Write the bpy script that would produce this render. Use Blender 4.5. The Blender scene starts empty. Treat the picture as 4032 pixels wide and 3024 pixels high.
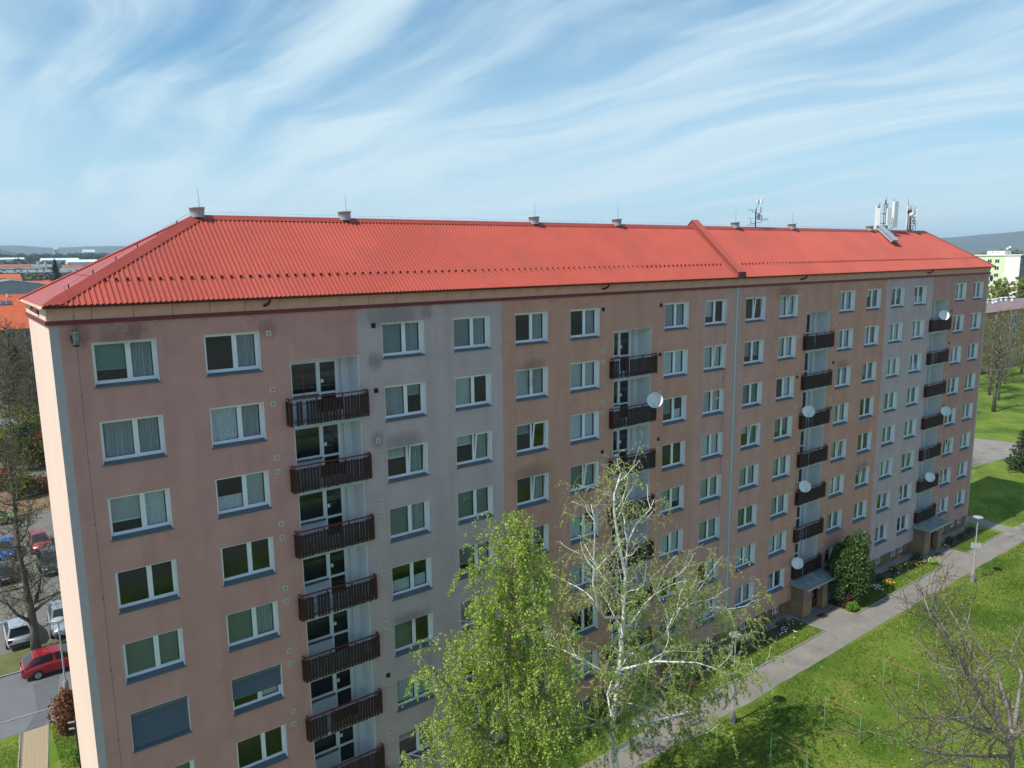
import bpy, math, random
import numpy as np
from mathutils import Vector, Matrix
R = math.radians
sc = bpy.context.scene

# ------------------------------------------------------------------ camera
cam = bpy.data.cameras.new('camera'); cam_ob = bpy.data.objects.new('camera', cam)
sc.collection.objects.link(cam_ob); sc.camera = cam_ob
cam.sensor_width = 36.0; cam.sensor_fit = 'HORIZONTAL'; cam.lens = 26.67
cam.clip_start = 0.1; cam.clip_end = 40000
def cam_matrix(loc, yaw, pitch, roll):
    f = Vector((math.sin(yaw)*math.cos(pitch), math.cos(yaw)*math.cos(pitch), -math.sin(pitch)))
    r = Vector((math.cos(yaw), -math.sin(yaw), 0)); u = r.cross(f)
    c, s = math.cos(roll), math.sin(roll)
    r2 = c*r + s*u; u2 = -s*r + c*u
    return Matrix(((r2.x, u2.x, -f.x, loc[0]), (r2.y, u2.y, -f.y, loc[1]), (r2.z, u2.z, -f.z, loc[2]), (0, 0, 0, 1)))
cam_ob.matrix_world = cam_matrix((-2.95, -29.5, 26.26), R(37.098), R(9.542), R(-0.704))

# ------------------------------------------------------------------ world, sun, exposure
SKY_A, SKY_B = 55.5, 85.1
SUN_AZ, SUN_EL = -86.3, 52.0          # azimuth from +y towards +x
world = bpy.data.worlds.new('World'); sc.world = world; world.use_nodes = True
def build_world():
    nt = world.node_tree; N = nt.nodes; L = nt.links; N.clear()
    def node(t, **k):
        n = N.new(t)
        for a, v in k.items(): setattr(n, a, v)
        return n
    def mth(op, a, b=None, c=None):
        n = node('ShaderNodeMath', operation=op)
        for i, v in enumerate((a, b, c)):
            if v is None: continue
            if isinstance(v, (int, float)): n.inputs[i].default_value = v
            else: L.new(v, n.inputs[i])
        return n.outputs[0]
    out = node('ShaderNodeOutputWorld'); bg = node('ShaderNodeBackground')
    sky = node('ShaderNodeTexSky', sky_type='NISHITA', sun_disc=False)
    sky.sun_elevation = R(SUN_EL); sky.sun_rotation = R(SUN_AZ % 360); sky.air_density = 1.0; sky.dust_density = 0.6; sky.ozone_density = 1.6; sky.altitude = 300
    tc = node('ShaderNodeTexCoord'); sp = node('ShaderNodeSeparateXYZ'); L.new(tc.outputs['Generated'], sp.inputs[0])
    z = mth('ADD', mth('MAXIMUM', sp.outputs[2], 0.0), 0.10)
    px = mth('DIVIDE', sp.outputs[0], z); py = mth('DIVIDE', sp.outputs[1], z)
    # the cirrus streaks run along +y, so they fan out from one point on the horizon; a slow warp curls them
    def noise(sx, sy, zz, detail, rough, warp=None, amt=0.0, amty=0.0, dist=0.0):
        c = node('ShaderNodeCombineXYZ'); X = mth('MULTIPLY', px, sx); Y = mth('MULTIPLY', py, sy)
        if warp is not None: X = mth('ADD', X, mth('MULTIPLY', warp, amt)); Y = mth('ADD', Y, mth('MULTIPLY', warp, amty))
        L.new(X, c.inputs[0]); L.new(Y, c.inputs[1]); c.inputs[2].default_value = zz
        n = node('ShaderNodeTexNoise'); n.inputs['Scale'].default_value = 1.0; n.inputs['Detail'].default_value = detail; n.inputs['Roughness'].default_value = rough; n.inputs['Distortion'].default_value = dist
        L.new(c.outputs[0], n.inputs[0]); return n.outputs[0]
    def ramp(v, lo, hi, a=0.0, b=1.0):
        m_ = node('ShaderNodeMapRange', interpolation_type='SMOOTHSTEP'); L.new(v, m_.inputs[0]); m_.inputs[1].default_value = lo; m_.inputs[2].default_value = hi; m_.inputs[3].default_value = a; m_.inputs[4].default_value = b; return m_.outputs[0]
    wv = mth('SUBTRACT', noise(0.50, 0.42, 3.7, 2.0, 0.5), 0.5)
    bank = ramp(noise(0.55, 0.26, SKY_A, 2.0, 0.5), 0.28, 0.58)                     # broad veils
    band = ramp(noise(2.6, 0.16, 4.4, 4.0, 0.5, wv, 3.2, 0.3), 0.30, 0.70)           # long soft bands
    fib = ramp(noise(5.5, 0.40, 9.1, 8.0, 0.62, wv, 7.0, 0.9, 0.25), 0.38, 0.72)     # fine fibres
    wisp = ramp(noise(2.4, 0.62, SKY_B, 6.0, 0.55, wv, 3.8, 0.6, 0.35), 0.40, 0.78)   # curled wisps
    m = mth('ADD', mth('ADD', mth('MULTIPLY', bank, 0.52), mth('MULTIPLY', band, 0.34)), mth('ADD', mth('MULTIPLY', mth('MULTIPLY', fib, mth('ADD', band, 0.35)), 0.17), mth('MULTIPLY', wisp, 0.47)))
    cov = ramp(m, 0.26, 1.12, 0.0, 0.98)
    # light paths near the horizon cross more of the cirrus veil
    veil = ramp(sp.outputs[2], 0.0, 0.36, 0.84, 0.02)
    k = mth('SUBTRACT', 1.0, mth('MULTIPLY', mth('SUBTRACT', 1.0, cov), mth('SUBTRACT', 1.0, veil)))
    sc1 = node('ShaderNodeMix', data_type='RGBA', blend_type='MULTIPLY'); sc1.inputs[0].default_value = 1.0
    L.new(sky.outputs[0], sc1.inputs[6]); sc1.inputs[7].default_value = (0.16, 0.74, 0.98, 1)
    mx = node('ShaderNodeMix', data_type='RGBA'); L.new(k, mx.inputs[0]); L.new(sc1.outputs[2], mx.inputs[6]); mx.inputs[7].default_value = (5.0, 6.35, 7.1, 1)
    L.new(mx.outputs[2], bg.inputs[0]); bg.inputs[1].default_value = 0.10
    L.new(bg.outputs[0], out.inputs[0])
build_world()
sun = bpy.data.lights.new('sun', 'SUN'); sun.energy = 3.7; sun.angle = R(0.5); sun.color = (1.0, 0.955, 0.90)
sun_ob = bpy.data.objects.new('sun', sun); sc.collection.objects.link(sun_ob)
sd = Vector((math.sin(R(SUN_AZ))*math.cos(R(SUN_EL)), math.cos(R(SUN_AZ))*math.cos(R(SUN_EL)), math.sin(R(SUN_EL))))
sun_ob.rotation_euler = sd.to_track_quat('Z', 'Y').to_euler(); sun_ob.location = (-60, 20, 80)
vs = sc.view_settings; vs.view_transform = 'Standard'; vs.look = 'None'; vs.exposure = 0.42; vs.gamma = 1.0; vs.use_curve_mapping = False
sc.cycles.max_bounces = 8; sc.cycles.transparent_max_bounces = 24; sc.cycles.volume_bounces = 0

# ------------------------------------------------------------------ helpers
COL = sc.collection
class MB:
    def __init__(s): s.v = []; s.f = []
    def poly(s, *p):
        n = len(s.v); s.v.extend(tuple(q) for q in p); s.f.append(tuple(range(n, n+len(p)))); return s
    def box(s, x0, x1, y0, y1, z0, z1):
        n = len(s.v)
        s.v += [(x0,y0,z0),(x1,y0,z0),(x1,y1,z0),(x0,y1,z0),(x0,y0,z1),(x1,y0,z1),(x1,y1,z1),(x0,y1,z1)]
        s.f += [(n,n+3,n+2,n+1),(n+4,n+5,n+6,n+7),(n,n+1,n+5,n+4),(n+1,n+2,n+6,n+5),(n+2,n+3,n+7,n+6),(n+3,n,n+4,n+7)]; return s
    def hexa(s, p):     # 8 points, bottom loop then top loop
        n = len(s.v); s.v += [tuple(q) for q in p]
        s.f += [(n,n+3,n+2,n+1),(n+4,n+5,n+6,n+7),(n,n+1,n+5,n+4),(n+1,n+2,n+6,n+5),(n+2,n+3,n+7,n+6),(n+3,n,n+4,n+7)]; return s
    def tube(s, pts, rad, sides=8, cap=True):
        pts = [Vector(q) for q in pts]; n0 = len(s.v); m = len(pts)
        if isinstance(rad, (int, float)): rad = [rad]*m
        d0 = (pts[1]-pts[0]).normalized(); a = d0.orthogonal().normalized()
        for i, q in enumerate(pts):
            d = (pts[min(i+1, m-1)]-pts[max(i-1, 0)]).normalized()
            a = (a - d*a.dot(d)).normalized(); b = d.cross(a)
            for k in range(sides):
                t = 2*math.pi*k/sides; w = q + (a*math.cos(t)+b*math.sin(t))*rad[i]; s.v.append((w.x, w.y, w.z))
        for i in range(m-1):
            for k in range(sides):
                k2 = (k+1) % sides; A = n0+i*sides
                s.f.append((A+k, A+k2, A+sides+k2, A+sides+k))
        if cap:
            s.f.append(tuple(n0+k for k in reversed(range(sides)))); s.f.append(tuple(n0+(m-1)*sides+k for k in range(sides)))
        return s
    def cyl(s, x, y, z0, z1, r, sides=12, r2=None): return s.tube([(x,y,z0),(x,y,z1)], [r, r if r2 is None else r2], sides)
    def lathe(s, c, prof, sides=16, axis=None):
        c = Vector(c); ax = Vector(axis or (0,0,1)).normalized(); a = ax.orthogonal().normalized(); b = ax.cross(a); n0 = len(s.v)
        for r, h in prof:
            for k in range(sides):
                t = 2*math.pi*k/sides; w = c+ax*h+(a*math.cos(t)+b*math.sin(t))*r; s.v.append((w.x,w.y,w.z))
        for i in range(len(prof)-1):
            for k in range(sides):
                k2 = (k+1) % sides; A = n0+i*sides; s.f.append((A+k, A+k2, A+sides+k2, A+sides+k))
        return s
    def ellip(s, c, r, nu=10, nv=6):
        n0 = len(s.v)
        for j in range(nv+1):
            th = math.pi*j/nv
            for i in range(nu):
                t = 2*math.pi*i/nu; s.v.append((c[0]+r[0]*math.sin(th)*math.cos(t), c[1]+r[1]*math.sin(th)*math.sin(t), c[2]+r[2]*math.cos(th)))
        for j in range(nv):
            for i in range(nu):
                i2 = (i+1) % nu; A = n0+j*nu; s.f.append((A+i, A+nu+i, A+nu+i2, A+i2))
        return s
    def mesh(s, name, mat=None, smooth=False):
        me = bpy.data.meshes.new(name); me.from_pydata(s.v, [], s.f)
        if mat is not None: me.materials.append(mat)
        if smooth: me.polygons.foreach_set('use_smooth', [True]*len(me.polygons))
        me.update(); return me
    def build(s, name, mat=None, parent=None, loc=(0,0,0), smooth=False, **k): return ob(name, s.mesh(name, mat, smooth), parent, loc, **k)
def ob(name, me, parent=None, loc=(0,0,0), rot=None, scale=None, **props):
    o = bpy.data.objects.new(name, me); COL.objects.link(o); o.location = loc
    if rot: o.rotation_euler = rot
    if scale: o.scale = scale if hasattr(scale, '__len__') else (scale,)*3
    if parent is not None: o.parent = parent
    for a, v in props.items(): o[a] = v
    return o
def empty(name, loc, label, cat, group=None, rotz=0, scale=None):
    o = ob(name, None, None, loc, (0,0,rotz), scale); o['label'] = label; o['category'] = cat
    if group: o['group'] = group
    return o
def tag(o, label, cat, group=None):
    o['label'] = label; o['category'] = cat
    if group: o['group'] = group
    return o
def kids(root):
    return [c for c in root.children]
def dup(root, loc, rotz=0, scale=None, label=None):
    r = root.copy(); COL.objects.link(r); r.location = loc; r.rotation_euler = (0,0,rotz)
    if scale: r.scale = scale if hasattr(scale, '__len__') else (scale,)*3
    if label: r['label'] = label
    for ch in kids(root):
        c = ch.copy(); COL.objects.link(c); c.parent = r
        for g in kids(ch):
            d = g.copy(); COL.objects.link(d); d.parent = c
    return r
def np_mesh(name, V, F, mat):
    me = bpy.data.meshes.new(name); V = np.asarray(V, dtype=np.float32); F = np.asarray(F, dtype=np.int32)
    me.vertices.add(len(V)); me.vertices.foreach_set('co', V.ravel())
    n, k = F.shape; me.loops.add(n*k); me.loops.foreach_set('vertex_index', F.ravel())
    me.polygons.add(n); me.polygons.foreach_set('loop_start', np.arange(0, n*k, k, dtype=np.int32)); me.polygons.foreach_set('loop_total', np.full(n, k, dtype=np.int32))
    me.materials.append(mat); me.update(calc_edges=True); me.validate(); return me

# ------------------------------------------------------------------ materials
MATS = {}
def mat(name, col, rough=0.8, var=0.0, scale=3.0, col2=None, bump=0.0, bscale=60.0, metal=0.0, spec=0.35, stretch=(1,1,1), island=0.0, detail=5.0, thresh=None, trans=0.0, coat=0.0, stain=None):
    m = bpy.data.materials.new(name); m.use_nodes = True; nt = m.node_tree; N = nt.nodes; L = nt.links
    b = N['Principled BSDF']; b.inputs['Roughness'].default_value = rough; b.inputs['Metallic'].default_value = metal; b.inputs['Specular IOR Level'].default_value = spec
    if coat: b.inputs['Coat Weight'].default_value = coat; b.inputs['Coat Roughness'].default_value = 0.06
    c1 = tuple(col)+(1,); b.inputs['Base Color'].default_value = c1; src = None
    tc = N.new('ShaderNodeTexCoord'); mp = N.new('ShaderNodeMapping'); L.new(tc.outputs['Object'], mp.inputs[0]); mp.inputs['Scale'].default_value = stretch
    if col2 is not None or var:
        nz = N.new('ShaderNodeTexNoise'); nz.inputs['Scale'].default_value = scale; nz.inputs['Detail'].default_value = detail; nz.inputs['Roughness'].default_value = 0.6; L.new(mp.outputs[0], nz.inputs[0])
        rp = N.new('ShaderNodeMapRange'); L.new(nz.outputs[0], rp.inputs[0]); t = thresh or (0.33, 0.67); rp.inputs[1].default_value = t[0]; rp.inputs[2].default_value = t[1]
        mx = N.new('ShaderNodeMix'); mx.data_type = 'RGBA'; L.new(rp.outputs[0], mx.inputs[0])
        if col2 is not None: mx.inputs[6].default_value = c1; mx.inputs[7].default_value = tuple(col2)+(1,)
        else:
            mx.inputs[6].default_value = tuple(x*(1-var) for x in col)+(1,); mx.inputs[7].default_value = tuple(min(1, x*(1+var)) for x in col)+(1,)
        src = mx.outputs[2]
    if stain:           # (colour, scale, stretch, lo, hi, amount): a second, streaky layer of dirt
        sc_, ss, st, lo, hi, am = stain
        mp2 = N.new('ShaderNodeMapping'); L.new(tc.outputs['Object'], mp2.inputs[0]); mp2.inputs['Scale'].default_value = st
        nz2 = N.new('ShaderNodeTexNoise'); nz2.inputs['Scale'].default_value = ss; nz2.inputs['Detail'].default_value = 4; L.new(mp2.outputs[0], nz2.inputs[0])
        r2 = N.new('ShaderNodeMapRange'); L.new(nz2.outputs[0], r2.inputs[0]); r2.inputs[1].default_value = lo; r2.inputs[2].default_value = hi; r2.inputs[4].default_value = am
        m2 = N.new('ShaderNodeMix'); m2.data_type = 'RGBA'; L.new(r2.outputs[0], m2.inputs[0]); m2.inputs[7].default_value = tuple(sc_)+(1,)
        if src: L.new(src, m2.inputs[6])
        else: m2.inputs[6].default_value = c1
        src = m2.outputs[2]
    if island:
        g = N.new('ShaderNodeNewGeometry'); hs = N.new('ShaderNodeHueSaturation'); r1 = N.new('ShaderNodeMapRange'); L.new(g.outputs['Random Per Island'], r1.inputs[0]); r1.inputs[3].default_value = 1-island; r1.inputs[4].default_value = 1+island
        L.new(r1.outputs[0], hs.inputs['Value'])
        if src: L.new(src, hs.inputs['Color'])
        else: hs.inputs['Color'].default_value = c1
        src = hs.outputs[0]
    if src: L.new(src, b.inputs['Base Color'])
    if bump:
        n2 = N.new('ShaderNodeTexNoise'); n2.inputs['Scale'].default_value = bscale; n2.inputs['Detail'].default_value = 4; L.new(tc.outputs['Object'], n2.inputs[0])
        bp = N.new('ShaderNodeBump'); bp.inputs['Strength'].default_value = bump; bp.inputs['Distance'].default_value = 0.05; L.new(n2.outputs[0], bp.inputs['Height']); L.new(bp.outputs[0], b.inputs['Normal'])
    if trans:           # light through thin leaves
        tr = N.new('ShaderNodeBsdfTranslucent'); ms = N.new('ShaderNodeMixShader'); ms.inputs[0].default_value = trans
        if src: L.new(src, tr.inputs[0])
        else: tr.inputs[0].default_value = c1
        L.new(b.outputs[0], ms.inputs[1]); L.new(tr.outputs[0], ms.inputs[2]); L.new(ms.outputs[0], N['Material Output'].inputs[0])
    MATS[name] = m; return m
def glass_mat(name, tint=(0.75, 0.85, 0.88), refl=0.05):
    m = bpy.data.materials.new(name); m.use_nodes = True; nt = m.node_tree; N = nt.nodes; L = nt.links; N.remove(N['Principled BSDF'])
    gl = N.new('ShaderNodeBsdfGlossy'); gl.inputs['Roughness'].default_value = 0.02; gl.inputs[0].default_value = (0.88,0.93,1,1)
    tr = N.new('ShaderNodeBsdfTransparent'); tr.inputs[0].default_value = tuple(tint)+(1,)
    fr = N.new('ShaderNodeFresnel'); ge = N.new('ShaderNodeNewGeometry'); io = N.new('ShaderNodeMath'); io.operation = 'MULTIPLY_ADD'; io.inputs[1].default_value = 1/1.5-1.5; io.inputs[2].default_value = 1.5; L.new(ge.outputs['Backfacing'], io.inputs[0]); L.new(io.outputs[0], fr.inputs[0])
    ad = N.new('ShaderNodeMath'); ad.operation = 'ADD'; ad.inputs[1].default_value = refl; ad.use_clamp = True; L.new(fr.outputs[0], ad.inputs[0])
    ms = N.new('ShaderNodeMixShader'); L.new(ad.outputs[0], ms.inputs[0]); L.new(tr.outputs[0], ms.inputs[1]); L.new(gl.outputs[0], ms.inputs[2]); L.new(ms.outputs[0], N['Material Output'].inputs[0])
    return m
SOOT = (0.17, 0.145, 0.145)
def plaster(name, c): return mat(name, c, 0.95, var=0.07, scale=0.9, bump=0.35, bscale=45, spec=0.1, stain=(tuple(x*0.55 for x in c), 0.55, (2.4, 1.0, 0.20), 0.48, 0.82, 0.36))
M_pink = plaster('plaster_pink', (0.60, 0.312, 0.270)); M_mauve = plaster('plaster_mauve', (0.54, 0.415, 0.415))
M_brown = plaster('plaster_brown', (0.59, 0.315, 0.240)); M_pinkbrown = plaster('plaster_pinkbrown', (0.60, 0.335, 0.282)); M_red = plaster('plaster_redbrown', (0.52, 0.29, 0.25))
M_strip = mat('corner_grey', (0.46, 0.41, 0.42), 0.9, var=0.06, scale=4); M_joint = mat('joint_grey', (0.43, 0.345, 0.33), 0.9, var=0.06, scale=4)
M_gable = mat('gable_cream', (0.80, 0.60, 0.495), 0.95, var=0.03, scale=0.5, bump=0.25, bscale=40, spec=0.1, stretch=(1,1,0.3))
M_fascia = mat('fascia_tan', (0.74, 0.41, 0.31), 0.9, var=0.08, scale=2.5, island=0.04); M_gfascia = mat('gable_fascia', (0.78, 0.59, 0.47), 0.9, var=0.04, scale=2)
M_band = mat('dark_red_band', (0.19, 0.030, 0.035), 0.5, var=0.15, scale=3); M_gutter = mat('gutter_red', (0.10, 0.022, 0.025), 0.4, var=0.15, scale=3)
M_roof = mat('roof_red_sheet', (0.475, 0.095, 0.064), 0.5, var=0.09, scale=0.35, spec=0.3, stain=((0.36,0.10,0.078), 0.8, (1.0,0.4,0.4), 0.5, 0.8, 0.6))
M_roofcap = mat('roof_red_cap', (0.36, 0.062, 0.045), 0.42, var=0.08, scale=1.2)
M_white = mat('window_white', (0.84, 0.85, 0.87), 0.35, spec=0.5); M_reveal = mat('reveal_white', (0.90, 0.90, 0.91), 0.8, var=0.04, scale=2)
M_sill = mat('sill_bluegrey', (0.12, 0.133, 0.155), 0.7, var=0.12, scale=2); M_loggia = mat('loggia_white', (0.70, 0.71, 0.73), 0.9, var=0.06, scale=1.2, bump=0.2, bscale=30)
M_slab = mat('slab_grey', (0.46, 0.50, 0.53), 0.9, var=0.06, scale=2); M_slat = mat('slat_dark_wood', (0.034, 0.014, 0.012), 0.65, var=0.35, scale=6, stretch=(8,8,1), island=0.25)
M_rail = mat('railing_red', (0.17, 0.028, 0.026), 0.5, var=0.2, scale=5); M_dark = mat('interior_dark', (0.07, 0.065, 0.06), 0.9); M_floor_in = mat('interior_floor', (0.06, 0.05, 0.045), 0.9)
M_glass = glass_mat('window_glass', (.93,.96,.97), 0.0); M_glass_d = glass_mat('dark_glass', (0.25, 0.3, 0.32), 0.04)
M_lace = mat('lace_curtain', (0.56, 0.60, 0.62), 0.95, var=0.3, scale=26, stretch=(1,1,0.6)); M_drape = mat('grey_drape', (0.33, 0.36, 0.38), 0.95, var=0.2, scale=4, stretch=(5,1,0.3))
M_blind = mat('slatted_blind', (0.38, 0.46, 0.49), 0.6); M_blind_l = mat('light_blind', (0.74, 0.82, 0.85), 0.7); M_blind_g = mat('green_blind', (0.28, 0.43, 0.42), 0.7); M_blind_dk = mat('outer_blind', (0.20, 0.235, 0.27), 0.5, metal=0.2)
M_vent = mat('vent_cream', (0.62, 0.61, 0.44), 0.6); M_vgrille = mat('vent_grille', (0.33, 0.33, 0.24), 0.7); M_hole = mat('vent_hole', (0.02, 0.02, 0.025), 0.8)
M_brick = mat('basement_brick', (0.30, 0.19, 0.11), 0.9, col2=(0.20, 0.115, 0.065), scale=2.0, island=0.22); M_mortar = mat('mortar', (0.20, 0.16, 0.125), 0.95)
M_porch = mat('porch_tan', (0.33, 0.20, 0.10), 0.9, var=0.08, scale=1.5, bump=0.3, bscale=40); M_porch2 = mat('porch_brown', (0.25, 0.165, 0.13), 0.9, var=0.08, scale=1.5)
M_canopy = mat('canopy_felt', (0.17, 0.20, 0.22), 0.75, var=0.2, scale=1.4, col2=(0.30,0.32,0.33)); M_alu = mat('metal_grey', (0.42, 0.46, 0.49), 0.4, var=0.12, scale=3, metal=0.6)
M_door = mat('door_dark_red', (0.07, 0.02, 0.018), 0.4, var=0.15, scale=3); M_galv = mat('galvanised', (0.40, 0.405, 0.42), 0.7, var=0.18, scale=4); M_wire = mat('wire', (0.10, 0.10, 0.11), 0.5, metal=0.5)
M_antw = mat('antenna_white', (0.80, 0.80, 0.76), 0.4, var=0.03, scale=2); M_antd = mat('antenna_dark', (0.06, 0.07, 0.085), 0.5, metal=0.4); M_dish = mat('dish_white', (0.74, 0.76, 0.77), 0.4, var=0.04, scale=2)
M_owl = mat('owl_grey', (0.16, 0.18, 0.19), 0.8, col2=(0.34, 0.31, 0.22), scale=7); M_owl_d = mat('owl_dark', (0.03, 0.035, 0.04), 0.7)
M_rust = mat('rusty_paint', (0.30, 0.15, 0.09), 0.8, var=0.3, scale=6); M_green = mat('green_paint', (0.19, 0.34, 0.20), 0.6, col2=(0.27,0.24,0.16), scale=3, thresh=(0.5,0.75))
M_lawn = mat('lawn', (0.112, 0.182, 0.024), 0.95, col2=(0.20, 0.215, 0.047), scale=0.55, thresh=(0.40, 0.70), bump=0.8, bscale=9, spec=0.1, stain=((0.040,0.098,0.011), 0.16, (1,1,1), 0.46, 0.64, 0.85), detail=9)
M_grass = mat('grass_blades', (0.14, 0.215, 0.028), 0.8, island=0.5, spec=0.15, trans=0.25)
M_path = mat('path_asphalt', (0.235, 0.213, 0.188), 0.95, var=0.13, scale=0.9, bump=0.25, bscale=50, stain=((0.135,0.122,0.110), 0.35, (1,1,1), 0.52, 0.72, 0.6), detail=8)
M_road = mat('road_asphalt', (0.15, 0.152, 0.158), 0.95, var=0.10, scale=0.7, bump=0.2, bscale=50, stain=((0.15,0.15,0.155), 0.3, (1,1,1), 0.52, 0.7, 0.6), detail=8); M_patch = mat('asphalt_patch', (0.115, 0.118, 0.125), 0.95, var=0.08, scale=2)
M_lot = mat('parking_gravel', (0.155, 0.145, 0.13), 0.95, var=0.14, scale=1.1, detail=9, stain=((0.15,0.13,0.10), 0.25, (1,1,1), 0.5, 0.7, 0.7)); M_kerb = mat('kerb_concrete', (0.29, 0.265, 0.235), 0.9, var=0.14, scale=2, island=0.1)
M_paver = mat('paver_buff', (0.40, 0.31, 0.19), 0.9, var=0.1, scale=6, island=0.16); M_pjoint = mat('paver_joint', (0.16, 0.135, 0.10), 0.95); M_soil = mat('bed_soil', (0.10, 0.075, 0.05), 0.95, var=0.3, scale=2.5, bump=0.6, bscale=12)
M_verge = mat('dry_verge', (0.15, 0.14, 0.05), 0.95, col2=(0.085, 0.105, 0.03), scale=0.8, bump=0.6, bscale=8, detail=8); M_mulch = mat('leaf_litter', (0.20, 0.125, 0.075), 0.95, var=0.25, scale=1.5, bump=0.5, bscale=8)
M_iron = mat('iron_grate', (0.10, 0.06, 0.04), 0.7, var=0.2, scale=8)

# ------------------------------------------------------------------ the main building
XS = [1.20, 4.94, 12.35, 16.01, 19.60, 23.21, 30.45, 34.06, 38.04, 41.74, 49.13, 52.89, 56.61, 60.30, 67.80, 71.30]
WW, WH = 2.08, 1.575
ZT = 23.5                                   # top of the top row of openings
LOG = [8.19, 26.35, 44.96, 63.55]; LW = 3.0
BL, BD, WB = 74.4, 6.5, 1.14                # length, depth, bottom of the rendered wall
EY, EZ, RY, RZ = -0.38, 24.82, 3.3, 28.0    # eaves and ridge of the front slope
HX0, HX1, RX0, RX1 = -0.16, 74.56, 5.78, 68.45
BLD = empty('apartment_building', (0,0,0), 'long eight-storey pink and brown apartment block with ribbed red hipped roof', 'building')
def zrow(r): return ZT - 2.8*(r-1)
def facade():
    holes = []
    for x in XS:
        for r in range(1, 9): holes.append((x, x+WW, zrow(r)-WH, zrow(r)))
    for x in LOG: holes.append((x, x+LW, 2.75, 22.2))
    zones = [(0, 0.28, M_strip), (0.28, 11.19, M_pink), (11.19, 18.78, M_mauve), (18.78, 33.27, M_brown), (33.27, 36.85, M_pinkbrown), (36.85, 37.44, M_joint),
             (37.44, 40.78, M_pinkbrown), (40.78, 55.81, M_brown), (55.81, 63.49, M_mauve), (63.49, 74.16, M_red), (74.16, 74.4, M_strip)]
    for x0, x1, m in zones:
        hs = [h for h in holes if h[1] > x0+1e-4 and h[0] < x1-1e-4]
        xs = sorted({x0, x1} | {max(x0, h[0]) for h in hs} | {min(x1, h[1]) for h in hs})
        zs = sorted({WB, 24.3} | {h[2] for h in hs} | {h[3] for h in hs}); b = MB()
        for i in range(len(xs)-1):
            for j in range(len(zs)-1):
                cx, cz = (xs[i]+xs[i+1])/2, (zs[j]+zs[j+1])/2
                if any(h[0] < cx < h[1] and h[2] < cz < h[3] for h in hs): continue
                b.poly((xs[i],0,zs[j]), (xs[i+1],0,zs[j]), (xs[i+1],0,zs[j+1]), (xs[i],0,zs[j+1]))
        b.poly((x0,0,WB), (x0,.3,WB), (x1,.3,WB), (x1,0,WB))
        b.build('front_wall', m, BLD)
    MB().poly((0,0,0),(0,0,24.8),(0,BD,24.8),(0,BD,0)).box(0.004,0.25,0.3,BD-.3,0,24.8).build('gable_wall', M_gable, BLD)
    MB().poly((BL,0,0),(BL,BD,0),(BL,BD,24.8),(BL,0,24.8)).build('end_wall', M_gable, BLD)
    MB().poly((0,BD,0),(0,BD,24.8),(BL,BD,24.8),(BL,BD,0)).build('back_wall', M_pink, BLD)
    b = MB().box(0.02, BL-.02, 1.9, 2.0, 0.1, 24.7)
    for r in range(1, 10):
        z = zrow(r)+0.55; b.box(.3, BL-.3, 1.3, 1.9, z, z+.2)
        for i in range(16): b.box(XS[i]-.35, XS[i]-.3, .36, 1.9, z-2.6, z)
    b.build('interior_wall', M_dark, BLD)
    # white dividing line on the joint
    MB().box(37.14, 37.17, -.010, .01, WB, 24.18).build('joint_cover', M_white, BLD)
facade()
# shared window meshes; local origin = lower left corner of the opening on the facade plane
FY = 0.27
def frame_mesh():
    b = MB(); y0, y1 = FY, FY+.07; z0 = .075
    b.box(.0,.075,y0,y1,z0,WH); b.box(WW-.075,WW,y0,y1,z0,WH); b.box(.075,WW-.075,y0,y1,WH-.07,WH); b.box(.075,WW-.075,y0,y1,z0,z0+.085); b.box(1.13,1.21,y0,y1,z0+.085,WH-.07)
    y0 -= .02                                           # left sash, a step proud of the frame
    b.box(.06,.115,y0,y0+.05,.145,WH-.055); b.box(1.085,1.14,y0,y0+.05,.145,WH-.055); b.box(.115,1.085,y0,y0+.05,WH-.11,WH-.055); b.box(.115,1.085,y0,y0+.05,.145,.20)
    return b.mesh('window_frame', M_white)
ME_frame = frame_mesh()
SW, SH = WW-1.20-.055, WH-.055-.145                     # right sash, hung at its lower edge
ME_sash = MB().box(0,.06,-.02,.035,0,SH).box(SW-.06,SW,-.02,.035,0,SH).box(.06,SW-.06,-.02,.035,SH-.06,SH).box(.06,SW-.06,-.02,.035,0,.06).box(.022,.04,-.05,-.02,.62,.74).mesh('sash', M_white)
ME_paneL = MB().box(.11,1.09,FY+.005,FY+.017,.19,WH-.10).mesh('pane', M_glass)
ME_paneR = MB().box(.055,SW-.055,.0,.012,.055,SH-.055).mesh('pane', M_glass)
ME_sill = MB().hexa([(-.03,-.055,-.02),(WW+.03,-.055,-.02),(WW,FY+.01,.02),(0,FY+.01,.02),(-.03,-.055,.02),(WW+.03,-.055,.02),(WW,FY+.01,.085),(0,FY+.01,.085)]).mesh('sill', M_sill)
def reveal_mesh(w, h, d, t=.012):
    b = MB(); b.box(0.001,t,0.002,d,.0,h-.001); b.box(w-t,w-.001,0.002,d,.0,h-.001); b.box(t,w-t,0.002,d,h-t,h-.001); return b.mesh('reveal', M_reveal)
ME_reveal = reveal_mesh(WW, WH, FY+.01)
def curtain_mesh(w, h, amp, n, m, name):
    b = MB(); k = n*4
    for i in range(k):
        for a in (0,):
            x0, x1 = w*i/k, w*(i+1)/k; ya = amp*math.sin(2*math.pi*i/4+.6*math.sin(i*.7)); yb = amp*math.sin(2*math.pi*(i+1)/4+.6*math.sin((i+1)*.7))
            b.poly((x0,ya,0),(x1,yb,0),(x1,yb,h),(x0,ya,h))
    return b.mesh(name, m)
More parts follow.
